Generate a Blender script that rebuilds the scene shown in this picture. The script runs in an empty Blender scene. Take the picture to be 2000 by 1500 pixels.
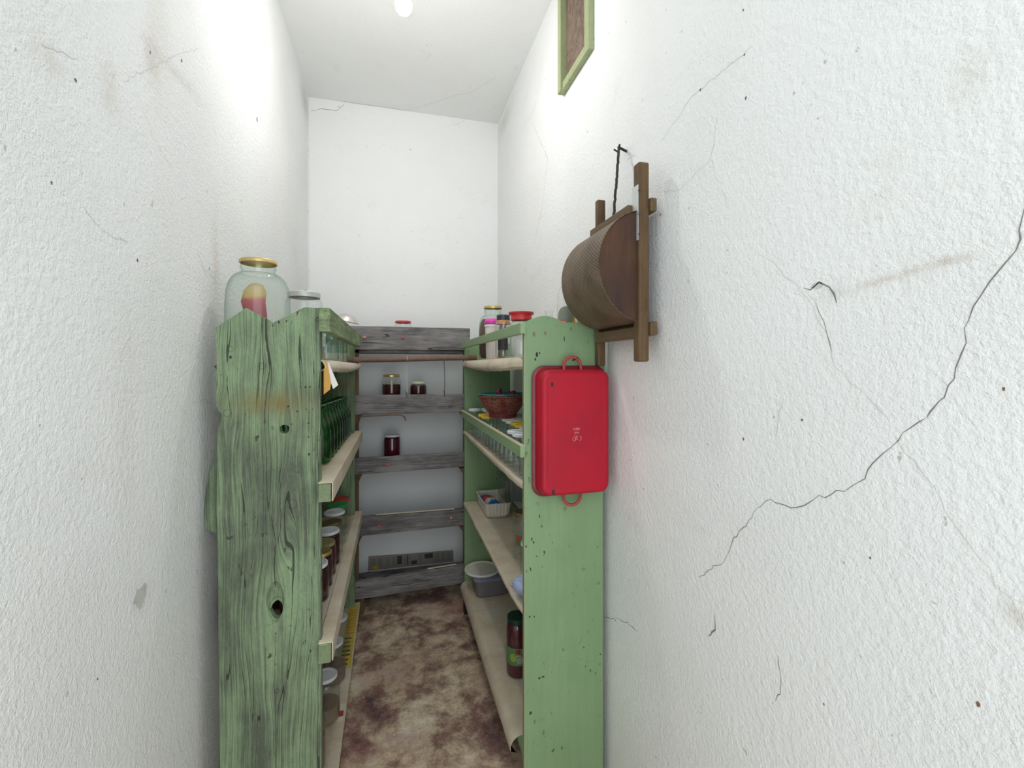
import bpy, bmesh, math, random
from mathutils import Vector, Matrix
random.seed(7)
R = math.radians
SC = bpy.context.scene
COL = SC.collection

# ------------------------------------------------------------------ camera, world, exposure
cam_d = bpy.data.cameras.new('camera'); cam = bpy.data.objects.new('camera', cam_d); COL.objects.link(cam)
cam.location = (0, 0, 1.475); cam.rotation_euler = (R(90), 0, R(-14.95))
cam_d.sensor_width = 36; cam_d.lens = 15.84; cam_d.shift_y = -0.0175; cam_d.clip_start = 0.02
SC.camera = cam
world = bpy.data.worlds.new('daylight'); SC.world = world; world.use_nodes = True
bg = world.node_tree.nodes['Background']; bg.inputs[0].default_value = (0.88, 0.96, 1.0, 1); bg.inputs[1].default_value = 2.75
pd = bpy.data.lights.new('doorway_daylight', 'AREA'); pd.shape = 'RECTANGLE'; pd.size = 1.24; pd.size_y = 3.18
pd.cycles.is_portal = True
po = bpy.data.objects.new('doorway_daylight', pd); COL.objects.link(po); po.location = (0.104, -0.84, 1.59); po.rotation_euler = (R(90), 0, 0)
BULB_STRENGTH = 430.0
vs = SC.view_settings; vs.view_transform = 'Standard'; vs.look = 'None'; vs.exposure = 0.05; vs.gamma = 1.0; vs.use_curve_mapping = False
SC.cycles.max_bounces = 12; SC.cycles.diffuse_bounces = 7; SC.cycles.transparent_max_bounces = 40
SC.cycles.sample_clamp_indirect = 4.0; SC.cycles.use_denoising = True
SC.cycles.caustics_reflective = False; SC.cycles.caustics_refractive = False

# ------------------------------------------------------------------ material helpers
class NT:
    def __init__(s, name):
        s.m = bpy.data.materials.new(name); s.m.use_nodes = True
        s.t = s.m.node_tree; s.n = s.t.nodes; s.n.clear()
        s.out = s.n.new('ShaderNodeOutputMaterial')
    def add(s, typ, ins=None, **kw):
        nd = s.n.new(typ)
        for k, v in kw.items(): setattr(nd, k, v)
        for k, v in (ins or {}).items():
            sock = nd.inputs[k]
            if isinstance(v, bpy.types.NodeSocket): s.t.links.new(v, sock)
            elif isinstance(v, bpy.types.Node): s.t.links.new(v.outputs[0], sock)
            else: sock.default_value = v
        return nd
    def co(s): return s.add('ShaderNodeTexCoord').outputs['Object']
    def scale(s, v, sc, rot=(0, 0, 0)):
        return s.add('ShaderNodeMapping', {'Vector': v, 'Scale': sc, 'Rotation': rot}).outputs[0]
    def noise(s, v, scale, detail=4, rough=.6, dist=0):
        return s.add('ShaderNodeTexNoise', {'Vector': v, 'Scale': scale, 'Detail': detail, 'Roughness': rough, 'Distortion': dist}).outputs[0]
    def ramp(s, fac, stops, interp='LINEAR'):
        nd = s.add('ShaderNodeValToRGB', {'Fac': fac}); cr = nd.color_ramp; cr.interpolation = interp
        while len(cr.elements) < len(stops): cr.elements.new(.5)
        for e, (p, c) in zip(cr.elements, stops):
            e.position = p; e.color = (c, c, c, 1) if isinstance(c, (int, float)) else (*c, 1)
        return nd.outputs[0]
    def math(s, op, a, b=0.0, clamp=False):
        return s.add('ShaderNodeMath', {0: a, 1: b}, operation=op, use_clamp=clamp).outputs[0]
    def mix(s, f, a, b, mode='MIX'):
        nd = s.add('ShaderNodeMix', data_type='RGBA', blend_type=mode)
        for i, v in ((0, f), (6, a), (7, b)):
            if isinstance(v, bpy.types.NodeSocket): s.t.links.new(v, nd.inputs[i])
            else: nd.inputs[i].default_value = v if isinstance(v, (int, float)) else ((*v, 1) if len(v) == 3 else v)
        return nd.outputs[2]
    def bump(s, h, strength=.3, dist=.002, normal=None):
        d = {'Height': h, 'Strength': strength, 'Distance': dist}
        if normal: d['Normal'] = normal
        return s.add('ShaderNodeBump', d).outputs[0]
    def bsdf(s, col, rough=.6, metal=0.0, normal=None, **kw):
        d = {'Base Color': col if isinstance(col, bpy.types.NodeSocket) else (*col, 1), 'Roughness': rough, 'Metallic': metal}
        if normal: d['Normal'] = normal
        d.update(kw)
        b = s.add('ShaderNodeBsdfPrincipled', d)
        s.t.links.new(b.outputs[0], s.out.inputs[0]); return s.m

def simple(name, col, rough=.5, metal=0.0, var=.12, vs_=25, bumpy=0.0):
    t = NT(name); co = t.co(); n = t.noise(co, vs_, 5)
    c = t.mix(n, tuple(v * (1 - var) for v in col), tuple(min(1, v * (1 + var)) for v in col))
    return t.bsdf(c, rough, metal, t.bump(n, bumpy, .002) if bumpy else None)

def plaster(name, fine, tint, marks=()):
    t = NT(name); co = t.co()
    big = t.noise(co, 1.7, 6, .65); stain = t.ramp(big, [(.35, (.0,)*3), (.75, (.45,)*3)])
    c = t.mix(stain, tint, tuple(v * k for v, k in zip(tint, (.92, .90, .86))))
    # rust-brown and grey specks, soft scuffs
    sp = t.noise(co, 42, 3, .5); spm = t.ramp(sp, [(.735, 0.0), (.76, .55)])
    c = t.mix(spm, c, (.36, .31, .25))
    sm = t.noise(t.scale(co, (1, .5, 1.6)), 5.5, 6, .75, .6); smm = t.ramp(sm, [(.60, 0.0), (.78, .28)])
    c = t.mix(smm, c, (.60, .53, .44))
    if marks:
        sp_ = t.add('ShaderNodeSeparateXYZ', {0: co}).outputs; nn = t.noise(co, 38, 5, .75)
        for (my, mz, wy, wz, tilt, amt, colr) in marks:
            dy = t.math('SUBTRACT', sp_[1], my); dz = t.math('SUBTRACT', t.math('SUBTRACT', sp_[2], mz), t.math('MULTIPLY', dy, tilt))
            a_ = t.math('DIVIDE', dy, wy); b_ = t.math('DIVIDE', dz, wz)
            e = t.math('EXPONENT', t.math('MULTIPLY', t.math('ADD', t.math('MULTIPLY', a_, a_), t.math('MULTIPLY', b_, b_)), -1.0))
            c = t.mix(t.math('MULTIPLY', t.math('MULTIPLY', e, t.ramp(nn, [(.30, .25), (.62, 1.0)])), amt), c, colr)
    h1 = t.noise(co, 190, 4, .62); h2 = t.noise(co, 72, 4, .6); h3 = t.noise(co, 2.4, 3, .5)
    rg = t.ramp(h3, [(.38, .35), (.62, 1.0)])
    h = t.math('ADD', t.math('MULTIPLY', h1, rg), t.math('MULTIPLY', h2, 1.1))
    nb = t.bump(h, fine, .006)
    return t.bsdf(c, .93, 0, nb, **{'Specular IOR Level': .15})

def grainwood(name, light, dark, knots=(), fine=120, along='Z', wear=(.42, .62), stain=None, rough=.8, bump=.6, crack=True, chips=None, patch=3.0):
    """weathered board: stretched grain that flows round the knots"""
    t = NT(name); co = t.co(); sp = t.add('ShaderNodeSeparateXYZ', {0: co})
    X, Y, Z = sp.outputs
    if along == 'Z': u0, a, w0 = X, Z, Y
    elif along == 'X': u0, a, w0 = Z, X, Y
    else: u0, a, w0 = Z, Y, X
    low = t.noise(t.scale(co, {'Z': (1, 1, .35), 'X': (.35, 1, 1), 'Y': (1, .35, 1)}[along]), 5, 3, .5)
    u = t.math('ADD', u0, t.math('MULTIPLY', t.math('SUBTRACT', low, .5), .05))
    rings = None
    for (ku, ka, s) in knots:
        du = t.math('SUBTRACT', u0, ku); da = t.math('MULTIPLY', t.math('SUBTRACT', a, ka), .42)
        d2 = t.math('ADD', t.math('MULTIPLY', du, du), t.math('MULTIPLY', da, da))
        e = t.math('EXPONENT', t.math('MULTIPLY', d2, -1.0 / (s * s)))
        u = t.math('SUBTRACT', u, t.math('MULTIPLY', t.math('MULTIPLY', du, e), .62))
        rr = t.math('SQRT', t.math('ADD', t.math('MULTIPLY', du, du), t.math('MULTIPLY', t.math('SUBTRACT', a, ka), t.math('SUBTRACT', a, ka))))
        rim = t.math('LESS_THAN', t.math('ABSOLUTE', t.math('SUBTRACT', rr, s * .28)), .0011)
        rings = rim if rings is None else t.math('MAXIMUM', rings, rim)
    vec = t.add('ShaderNodeCombineXYZ', {0: t.math('MULTIPLY', u, fine), 1: t.math('MULTIPLY', w0, fine * .5), 2: t.math('MULTIPLY', a, 5.0)}).outputs[0]
    g1 = t.noise(vec, 1.0, 5, .65)
    vec2 = t.add('ShaderNodeCombineXYZ', {0: t.math('MULTIPLY', u, fine * .28), 1: t.math('MULTIPLY', w0, 8.0), 2: t.math('MULTIPLY', a, 1.6)}).outputs[0]
    g2 = t.noise(vec2, 1.0, 3, .5)
    pt = t.noise(t.scale(co, {'Z': (2.2, 1, 1), 'X': (1, 1, 2.2), 'Y': (1, 1, 2.2)}[along]), patch, 6, .65)
    m = t.math('ADD', t.math('MULTIPLY', g1, .38), t.math('ADD', t.math('MULTIPLY', g2, .14), t.math('MULTIPLY', pt, .48)))
    f = t.ramp(m, [(wear[0], 1.0), (wear[1], 0.0)])
    c = t.mix(f, light, dark)
    if patch == 3.0:
        spk = t.noise(t.scale(co, (1, 1, .45)), 240, 3, .7); c = t.mix(t.ramp(spk, [(.52, 0.0), (.66, .55)]), c, tuple(v * .55 for v in light))
    tone = t.noise(co, 9, 3, .5)
    c = t.mix(t.math('MULTIPLY', tone, .35), c, tuple(v * .62 for v in light))
    if crack:
        g3 = t.noise(t.add('ShaderNodeCombineXYZ', {0: t.math('MULTIPLY', u, 46.0), 1: 3.1, 2: t.math('MULTIPLY', a, 1.1)}).outputs[0], 1.0, 1, .3)
        ck = t.math('LESS_THAN', t.math('ABSOLUTE', t.math('SUBTRACT', g3, .42)), .0065)
        c = t.mix(t.math('MULTIPLY', ck, .8), c, tuple(v * .22 for v in dark))
        g1 = t.math('SUBTRACT', g1, t.math('MULTIPLY', ck, .5))
    if rings is not None:
        c = t.mix(t.math('MULTIPLY', rings, .42), c, tuple(v * .3 for v in dark))
    if stain:
        (su, sa, wu, wa, colr) = stain
        du = t.math('DIVIDE', t.math('SUBTRACT', u0, su), wu); da = t.math('DIVIDE', t.math('SUBTRACT', a, sa), wa)
        e = t.math('EXPONENT', t.math('MULTIPLY', t.math('ADD', t.math('MULTIPLY', du, du), t.math('MULTIPLY', da, da)), -1.0))
        c = t.mix(t.math('MULTIPLY', e, t.ramp(g2, [(.3, .35), (.6, .9)])), c, colr)
    if chips:
        v = t.noise(t.scale(co, {'Z': (1, 1, .5), 'X': (.5, 1, 1), 'Y': (1, .5, 1)}[along]), 75, 2, .5)
        gate = t.ramp(t.noise(co, 6, 3, .6), [(.48, 0.0), (.62, 1.0)])
        cm = t.math('MULTIPLY', t.ramp(v, [(.67, 0.0), (.69, 1.0)]), gate)
        c = t.mix(cm, c, chips)
    return t.bsdf(c, rough, 0, t.bump(g1, bump, .0018), **{'Specular IOR Level': .28})

def thin_glass(name, tint, edge, rough=.03, refl=1.0):
    """thin-walled glass: transparent face-on, tinted at the limb, fresnel reflection"""
    t = NT(name)
    lw = t.add('ShaderNodeLayerWeight', {'Blend': .5}); fc = lw.outputs['Facing']
    c = t.mix(t.math('POWER', fc, 3.0), tint, edge)
    tr = t.add('ShaderNodeBsdfTransparent', {'Color': c})
    gl = t.add('ShaderNodeBsdfGlossy', {'Color': (1, 1, 1, 1), 'Roughness': rough})
    fr = t.math('ADD', t.math('MULTIPLY', t.math('POWER', fc, 4.5), .55 * refl), .045 * refl)
    mx = t.add('ShaderNodeMixShader', {0: fr, 1: tr, 2: gl})
    t.t.links.new(mx.outputs[0], t.out.inputs[0]); return t.m

def lining_mat():
    t = NT('lining_cloth'); co = t.co()
    n = t.noise(co, 7, 6, .7, .4); n2 = t.noise(co, 32, 5, .6); n3 = t.noise(co, 3, 3, .5)
    c = t.mix(t.ramp(n, [(.35, 0.0), (.7, 1.0)]), (.66, .58, .45), (.50, .40, .28))
    c = t.mix(t.ramp(n3, [(.5, 0.0), (.7, .5)]), c, (.63, .60, .54))
    c = t.mix(t.ramp(n2, [(.63, 0.0), (.75, .5)]), c, (.33, .23, .13))
    return t.bsdf(c, .75, 0, t.bump(t.math('ADD', n, n2), .5, .003))

def floor_mat():
    t = NT('stained_concrete'); co = t.co()
    w = t.noise(co, 4.2, 9, .74, .15)
    c = t.ramp(w, [(.34, (.11, .070, .072)), (.42, (.29, .155, .125)), (.47, (.42, .30, .22)), (.53, (.68, .53, .36)), (.62, (.88, .78, .62))])
    r = t.noise(co, 2.1, 4, .6, .3)
    c = t.mix(t.ramp(r, [(.50, 0.0), (.62, .55)]), c, (.32, .12, .11))
    g = t.noise(co, 85, 5, .8)
    c = t.mix(t.ramp(g, [(.34, .6), (.46, 0.0)]), c, (.10, .07, .07))
    c = t.mix(t.ramp(g, [(.60, 0.0), (.74, .6)]), c, (.62, .52, .42))
    s = t.noise(co, 70, 2, .4); c = t.mix(t.ramp(s, [(.735, 0.0), (.76, .9)]), c, (.85, .80, .75))
    return t.bsdf(c, .62, 0, t.bump(t.math('ADD', g, w), .5, .003))

M = {}
BR = (.52, .44, .34)
M['wall'] = plaster('white_plaster', .55, (.855, .86, .858), [(.51, 1.607, .065, .007, -.12, .5, BR), (.43, 1.617, .025, .006, 0, .55, (.45, .36, .26)), (.36, 1.175, .02, .015, 0, .6, BR), (.60, 1.60, .03, .02, 0, .5, (.55, .53, .50)),
    (.41, 1.85, .02, .03, 0, .3, BR), (2.9, 3.1, .15, .06, 0, .5, (.5, .48, .45))])
M['wallL'] = plaster('white_plaster_left', .65, (.855, .86, .858), [(1.20, 2.30, .05, .20, 0, .28, (.66, .54, .44)), (1.17, 2.16, .03, .05, 0, .5, BR), (1.30, 2.20, .12, .015, .1, .35, BR), (1.02, 2.0, .03, .05, 0, .4, BR), (.86, 1.95, .04, .03, 0, .35, BR), (1.55, 1.80, .03, .12, 0, .35, BR), (3.0, 3.1, .12, .08, 0, .6, (.45, .43, .40)),
    (1.07, 1.35, .04, .20, 0, .22, (.55, .52, .48)), (1.13, .98, .035, .03, 0, .5, (.55, .54, .52))])
M['ceiling'] = plaster('ceiling_plaster', .18, (.85, .855, .85))
M['floor'] = floor_mat()
KN = [(-.353, 1.475, .03), (-.433, 1.522, .028), (-.276, 1.079, .045), (-.282, .961, .04), (-.316, .79, .075), (-.296, 1.295, .035), (-.316, .551, .022), (-.44, 1.345, .035)]
M['greenw'] = grainwood('weathered_green_board', (.255, .35, .20), (.085, .092, .072), KN, 320, 'Z', (.43, .56), (-.325, 1.37, .095, .032, (.20, .145, .05)), .75, .7, chips=(.06, .05, .03))
M['greenrail'] = grainwood('weathered_green_rail', (.33, .44, .23), (.10, .11, .06), (), 110, 'Y', (.40, .58), None, .8, .9, crack=False)
M['greenp'] = grainwood('green_gloss_paint', (.245, .365, .195), (.215, .325, .17), (), 60, 'Z', (.40, .60), None, .42, .10, crack=False, chips=(.045, .035, .022), patch=2)
M['greenp2'] = grainwood('green_painted_rail', (.29, .42, .22), (.24, .35, .18), (), 60, 'Y', (.40, .60), None, .45, .12, crack=False, chips=(.25, .15, .07), patch=2)
M['rawedge'] = simple('chipped_bare_edge', (.62, .54, .36), .8, 0, .3, 60)
M['endgrain'] = simple('green_end_grain', (.19, .24, .13), .9, 0, .6, 220, .9)
M['grey'] = grainwood('grey_weathered_plank', (.33, .305, .30), (.10, .092, .092), ((.0, .0, .0001),), 170, 'X', (.42, .58), None, .85, .9, patch=4)
M['brownw'] = grainwood('brown_old_wood', (.21, .13, .07), (.07, .042, .025), (), 120, 'Z', (.38, .62), None, .75, .5, crack=False)
M['sievew'] = grainwood('sieve_frame_wood', (.20, .12, .055), (.050, .028, .014), (), 130, 'Z', (.38, .64), None, .6, .4, crack=False)
M['sievebar'] = grainwood('sieve_bar_wood', (.20, .13, .07), (.075, .045, .024), (), 130, 'Y', (.38, .64), None, .6, .4, crack=False)
M['drumside'] = grainwood('drum_end_board', (.10, .045, .022), (.030, .018, .018), (), 40, 'Z', (.38, .60), None, .6, .3, crack=False)
M['rodw'] = simple('dark_stained_rod', (.17, .10, .075), .65, 0, .45, 30, .4)
M['lining'] = lining_mat()
M['glass'] = thin_glass('clear_glass', (.97, .985, .98), (.74, .80, .78))
M['glassg'] = thin_glass('greenish_jar_glass', (.93, .97, .95), (.42, .58, .52), .03, .75)
M['bottle'] = thin_glass('green_bottle_glass', (.30, .72, .36), (.06, .30, .10), .04, 1.4)
M['plasticclear'] = thin_glass('clear_plastic', (.90, .90, .91), (.70, .70, .72), .15, 1.2)
M['gold'] = simple('gold_lid', (.62, .46, .18), .35, .75, .15)
M['darkgold'] = simple('tarnished_gold_lid', (.22, .15, .07), .4, .6, .3)
M['whitelid'] = simple('white_lid', (.72, .73, .76), .4, 0, .06)
M['creamlid'] = simple('cream_lid', (.70, .66, .48), .4, 0, .06)
M['redlid'] = simple('red_lid', (.60, .035, .04), .35, 0, .1)
M['dullred'] = simple('dull_red_lid', (.42, .06, .04), .4, 0, .15)
M['greenlid'] = simple('green_lid', (.03, .27, .07), .35, 0, .1)
M['pinklid'] = simple('magenta_lid', (.72, .06, .42), .35, 0, .05)
M['blacklid'] = simple('dark_lid', (.03, .03, .045), .35, 0, .2)
M['dkgreenlid'] = simple('dark_green_lid', (.012, .045, .035), .35, .2, .2)
M['yellowlid'] = simple('yellow_lid', (.78, .53, .04), .4, 0, .06)
M['greylid'] = simple('grey_aluminium_lid', (.55, .55, .53), .45, .3, .12)
M['olivelid'] = simple('olive_patterned_lid', (.25, .22, .10), .45, 0, .8, 70)
M['navylid'] = simple('navy_lid', (.03, .04, .10), .4, 0, .1)
M['jam'] = simple('dark_jam', (.045, .008, .008), .25, 0, .5, 40)
M['berry'] = simple('berry_preserve', (.075, .006, .016), .25, 0, .7, 60)
M['compote'] = simple('brown_compote', (.11, .060, .032), .3, 0, .7, 26)
M['dust'] = simple('brown_residue', (.22, .16, .12), .6, 0, .6, 30)
M['redfood'] = simple('pickled_peppers', (.22, .04, .02), .3, 0, .7, 35)
M['whitepl'] = simple('white_plastic', (.72, .70, .70), .45, 0, .05)
M['pinkish'] = simple('pinkish_white_plastic', (.74, .68, .66), .45, 0, .05)
M['offwhite'] = simple('off_white_plastic', (.60, .56, .48), .45, 0, .08)
M['cover'] = simple('ivory_plastic', (.74, .70, .62), .45, 0, .05)
M['traypl'] = simple('ribbed_tray_plastic', (.62, .58, .50), .5, 0, .1)
M['greypl'] = simple('smoky_grey_plastic', (.16, .145, .15), .35, 0, .12)
M['bluepl'] = simple('bluish_lid_plastic', (.20, .20, .30), .35, 0, .1)
M['red'] = None
t = NT('red_enamel'); co = t.co(); n = t.noise(co, 5, 6, .6); n2 = t.noise(co, 26, 4, .7)
c = t.mix(t.ramp(n, [(.35, 0.0), (.75, 1.0)]), (.46, .008, .026), (.33, .010, .026))
c = t.mix(t.ramp(n2, [(.66, 0.0), (.74, .65)]), c, (.10, .02, .03))
M['red'] = t.bsdf(c, .42, 0, t.bump(n, .08, .003), **{'Specular IOR Level': .25})
M['redrim'] = simple('worn_dark_rim', (.16, .012, .022), .4, 0, .6, 30)
M['redhandle'] = simple('dusty_red_handle', (.36, .055, .050), .5, 0, .25, 60)
M['black'] = simple('black_iron', (.02, .02, .02), .5, .3, .3)
M['steel'] = simple('aluminium', (.62, .58, .55), .3, .85, .12)
M['zinc'] = simple('pale_metal_plate', (.58, .60, .58), .45, .3, .1)
t = NT('punched_tin'); co = t.co(); sp = t.add('ShaderNodeSeparateXYZ', {0: co})
w1 = t.math('SINE', t.math('MULTIPLY', t.math('ADD', sp.outputs[1], t.math('MULTIPLY', sp.outputs[2], .55)), 1050.0))
w2 = t.math('SINE', t.math('MULTIPLY', t.math('SUBTRACT', sp.outputs[2], t.math('MULTIPLY', sp.outputs[1], .55)), 700.0))
ww = t.math('MULTIPLY', t.math('ADD', w1, w2), .25)
n = t.noise(co, 9, 5, .65)
c = t.mix(t.ramp(n, [(.35, 0.0), (.7, 1.0)]), (.28, .20, .13), (.10, .066, .038))
c = t.mix(t.math('ADD', ww, .5, True), tuple(v * .3 for v in (.25, .18, .11)), c)
M['tin'] = t.bsdf(c, .6, .25, t.bump(ww, .8, .0015))
t = NT('openwork_plastic'); co = t.co(); v = t.add('ShaderNodeTexVoronoi', {'Vector': co, 'Scale': 85.0})
n = t.noise(co, 18, 3, .5)
c = t.mix(t.ramp(n, [(.4, 0.0), (.6, 1.0)]), (.26, .025, .03), (.26, .11, .07))
c = t.mix(t.ramp(v.outputs['Distance'], [(.28, 1.0), (.36, 0.0)]), c, (.05, .02, .02))
M['weave'] = t.bsdf(c, .45)
M['teal'] = simple('teal_plastic', (.05, .20, .20), .35, 0, .1)
M['darkrose'] = simple('dark_rose_plastic', (.22, .025, .05), .4, 0, .15)
M['cord'] = simple('dark_cord', (.035, .025, .02), .9, 0, .3)
M['string'] = simple('pale_string', (.62, .58, .50), .9)
M['wire'] = simple('grey_wire', (.20, .19, .19), .4, .7)
M['crack'] = simple('plaster_crack', (.22, .20, .18), .95)  # dark grey-brown colour of the crack ribbons on walls and ceiling
M['knotdark'] = simple('dark_wood_crack', (.035, .032, .022), .9)
M['ruststain'] = simple('rust_spot', (.22, .19, .07), .7, 0, .5, 90)
M['hair'] = simple('hairline_crack', (.60, .58, .55), .95)
M['spot'] = simple('rusty_spot', (.20, .12, .07), .9, 0, .4, 90)
M['graypaint'] = simple('exposed_grey_plaster', (.55, .55, .53), .95, 0, .25, 40, .8)
M['smear'] = simple('brown_smear', (.50, .43, .33), .95, 0, .15, 60)
t = NT('dusty_mesh'); co = t.co(); n = t.noise(t.scale(co, (1, 1, .5)), 30, 6, .75, 1.5)
M['mesh'] = t.bsdf(t.mix(t.ramp(n, [(.35, 0.0), (.7, 1.0)]), (.10, .065, .045), (.27, .20, .15)), .9, 0, t.bump(n, .6, .004))
M['winframe'] = grainwood('pale_green_window_frame', (.42, .47, .26), (.30, .34, .18), (), 90, 'Z', (.38, .62), None, .55, .25, crack=False, chips=(.10, .07, .04))
M['newsp'] = simple('aged_newsprint', (.30, .27, .24), .9, 0, .15, 18)
M['ink'] = simple('newsprint_ink', (.07, .065, .065), .9, 0, .4, 60)
M['inkgrey'] = simple('grey_print', (.22, .20, .185), .9, 0, .3, 90)
t = NT('lines_of_print'); co = t.co(); sp = t.add('ShaderNodeSeparateXYZ', {0: co})
M['printlines'] = t.bsdf(t.mix(t.ramp(t.math('SINE', t.math('MULTIPLY', sp.outputs[2], 1100.0)), [(.4, 0.0), (.6, 1.0)]), (.29, .26, .23), t.mix(t.noise(co, 160, 2, .5), (.10, .09, .09), (.25, .23, .20))), .9)
M['yellowp'] = simple('yellow_print', (.55, .42, .06), .8, 0, .12)
M['orangep'] = simple('orange_brown_paper', (.62, .33, .08), .8, 0, .12)
M['paper'] = simple('aged_paper', (.66, .60, .50), .9, 0, .12)
M['whitepaper'] = simple('white_paper', (.75, .73, .68), .9, 0, .06)
M['lath'] = simple('pale_lath', (.62, .53, .42), .8, 0, .15)
M['pin'] = simple('red_pin_head', (.55, .08, .10), .4, 0, .1)
M['pinp'] = simple('coral_pin_head', (.62, .24, .19), .4, 0, .1)
M['labelgreen'] = simple('green_label', (.10, .20, .075), .5, 0, .35, 30)
M['labelred'] = simple('red_print', (.50, .02, .02), .5)
M['labelorange'] = simple('orange_red_print', (.75, .10, .04), .5)
M['labelgrey'] = simple('grey_label', (.26, .29, .24), .5)
M['labelblack'] = simple('black_label', (.03, .025, .03), .45)
M['labellime'] = simple('lime_print', (.25, .36, .05), .5)
M['amber'] = simple('amber_print', (.55, .22, .06), .5)
M['whitetxt'] = simple('white_print', (.80, .78, .74), .6)
M['stamp'] = simple('pale_pink_stamp', (.72, .35, .36), .6)
M['oil'] = simple('yellow_green_oil', (.46, .44, .02), .15, 0, .1)
M['pinkbag'] = None
t = NT('pink_and_yellow_film'); co = t.co(); sp = t.add('ShaderNodeSeparateXYZ', {0: co}); n = t.noise(co, 30, 3, .5)
zz = t.math('ADD', sp.outputs[2], t.math('MULTIPLY', n, .03))
M['pinkbag'] = t.bsdf(t.ramp(zz, [(.165, (.36, .055, .075)), (.20, (.45, .10, .10)), (.215, (.55, .35, .13)), (.25, (.62, .48, .26))]), .5)
M['blue'] = simple('blue_print', (.02, .13, .42), .4, 0, .2)
M['lightblue'] = simple('pale_blue_film', (.38, .46, .68), .4, 0, .3, 20)
M['bulbbase'] = simple('white_bulb_housing', (.8, .8, .8), .4)
t = NT('glowing_bulb'); e = t.add('ShaderNodeEmission', {'Color': (1, .985, .965, 1), 'Strength': BULB_STRENGTH}); t.t.links.new(e.outputs[0], t.out.inputs[0]); M['glow'] = t.m

# ------------------------------------------------------------------ geometry helpers
def link(name, bm, mat, parent=None, smooth=False, bevel=0):
    me = bpy.data.meshes.new(name); bmesh.ops.recalc_face_normals(bm, faces=bm.faces); bm.to_mesh(me); bm.free()
    if isinstance(mat, str): mat = M[mat]
    me.materials.append(mat)
    o = bpy.data.objects.new(name, me); COL.objects.link(o)
    if smooth:
        for p in me.polygons: p.use_smooth = True
        me.set_sharp_from_angle(angle=R(smooth if smooth > 1 else 40))
    if bevel:
        b = o.modifiers.new('bevel', 'BEVEL'); b.width = bevel; b.segments = 2; b.limit_method = 'ANGLE'; b.angle_limit = R(40)
    if parent: o.parent = parent
    return o
def tag(o, label=None, cat=None, group=None, kind=None):
    for k, v in (('label', label), ('category', cat), ('group', group), ('kind', kind)):
        if v: o[k] = v
    return o
def thing(name, label, cat, loc, rz=0, group=None):
    o = bpy.data.objects.new(name, None); COL.objects.link(o); o.empty_display_size = .05
    o.location = loc; o.rotation_euler = (0, 0, rz); return tag(o, label, cat, group)
def dup(root, loc, label=None, group=None, rz=0):
    r = root.copy(); COL.objects.link(r); r.location = loc; r.rotation_euler = (0, 0, rz)
    if label: r['label'] = label
    if group: r['group'] = group
    for ch in list(root.children):
        c = ch.copy(); COL.objects.link(c); c.parent = r
        for g in ch.children:
            d = g.copy(); COL.objects.link(d); d.parent = c
    return r
def box(bm, a, b):
    (x0, y0, z0), (x1, y1, z1) = a, b
    v = [bm.verts.new(p) for p in ((x0, y0, z0), (x1, y0, z0), (x1, y1, z0), (x0, y1, z0), (x0, y0, z1), (x1, y0, z1), (x1, y1, z1), (x0, y1, z1))]
    for f in ((0, 3, 2, 1), (4, 5, 6, 7), (0, 1, 5, 4), (1, 2, 6, 5), (2, 3, 7, 6), (3, 0, 4, 7)): bm.faces.new([v[i] for i in f])
    return v
def BOX(a, b): bm = bmesh.new(); box(bm, a, b); return bm
def slab(x0, x1, y0, y1, zt0, zt1, th):
    """a board along Y whose top runs from zt0 (at y0) to zt1 (at y1)"""
    bm = bmesh.new(); v = box(bm, (x0, y0, zt0 - th), (x1, y1, zt0))
    for i in (2, 3): v[i].co.z = zt1 - th
    for i in (6, 7): v[i].co.z = zt1
    return bm
def slabx(x0, x1, y0, y1, zb0, zt0, zb1, zt1, rag=0.0):
    """a board along X, its lower and upper edge slightly uneven"""
    bm = bmesh.new(); n = 14; rows = []
    for i in range(n + 1):
        k = i / n; x = x0 + (x1 - x0) * k
        zb = zb0 + (zb1 - zb0) * k + random.uniform(-rag, rag); zt = zt0 + (zt1 - zt0) * k + random.uniform(-rag, rag) * .7
        rows.append([bm.verts.new(p) for p in ((x, y0, zb), (x, y1, zb), (x, y1, zt), (x, y0, zt))])
    for a, b in zip(rows, rows[1:]):
        for j in range(4): bm.faces.new((a[j], a[(j + 1) % 4], b[(j + 1) % 4], b[j]))
    bm.faces.new(rows[0]); bm.faces.new(rows[-1][::-1]); return bm
def prism_xz(pts, y0, y1):
    bm = bmesh.new(); a = [bm.verts.new((x, y0, z)) for x, z in pts]; b = [bm.verts.new((x, y1, z)) for x, z in pts]
    bm.faces.new(a); bm.faces.new(b[::-1]); n = len(pts)
    for i in range(n): bm.faces.new((a[i], b[i], b[(i + 1) % n], a[(i + 1) % n]))
    return bm
def lathe(prof, seg=28, bm=None, cx=0, cy=0, cz=0):
    bm = bm or bmesh.new(); rings = []
    for r, z in prof:
        if r < 1e-6: rings.append([bm.verts.new((cx, cy, cz + z))])
        else: rings.append([bm.verts.new((cx + r * math.cos(2 * math.pi * i / seg), cy + r * math.sin(2 * math.pi * i / seg), cz + z)) for i in range(seg)])
    for a, b in zip(rings, rings[1:]):
        for i in range(seg):
            j = (i + 1) % seg
            if len(a) == 1 and len(b) == 1: continue
            if len(a) == 1: bm.faces.new((a[0], b[j], b[i]))
            elif len(b) == 1: bm.faces.new((a[i], a[j], b[0]))
            else: bm.faces.new((a[i], a[j], b[j], b[i]))
    return bm
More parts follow.
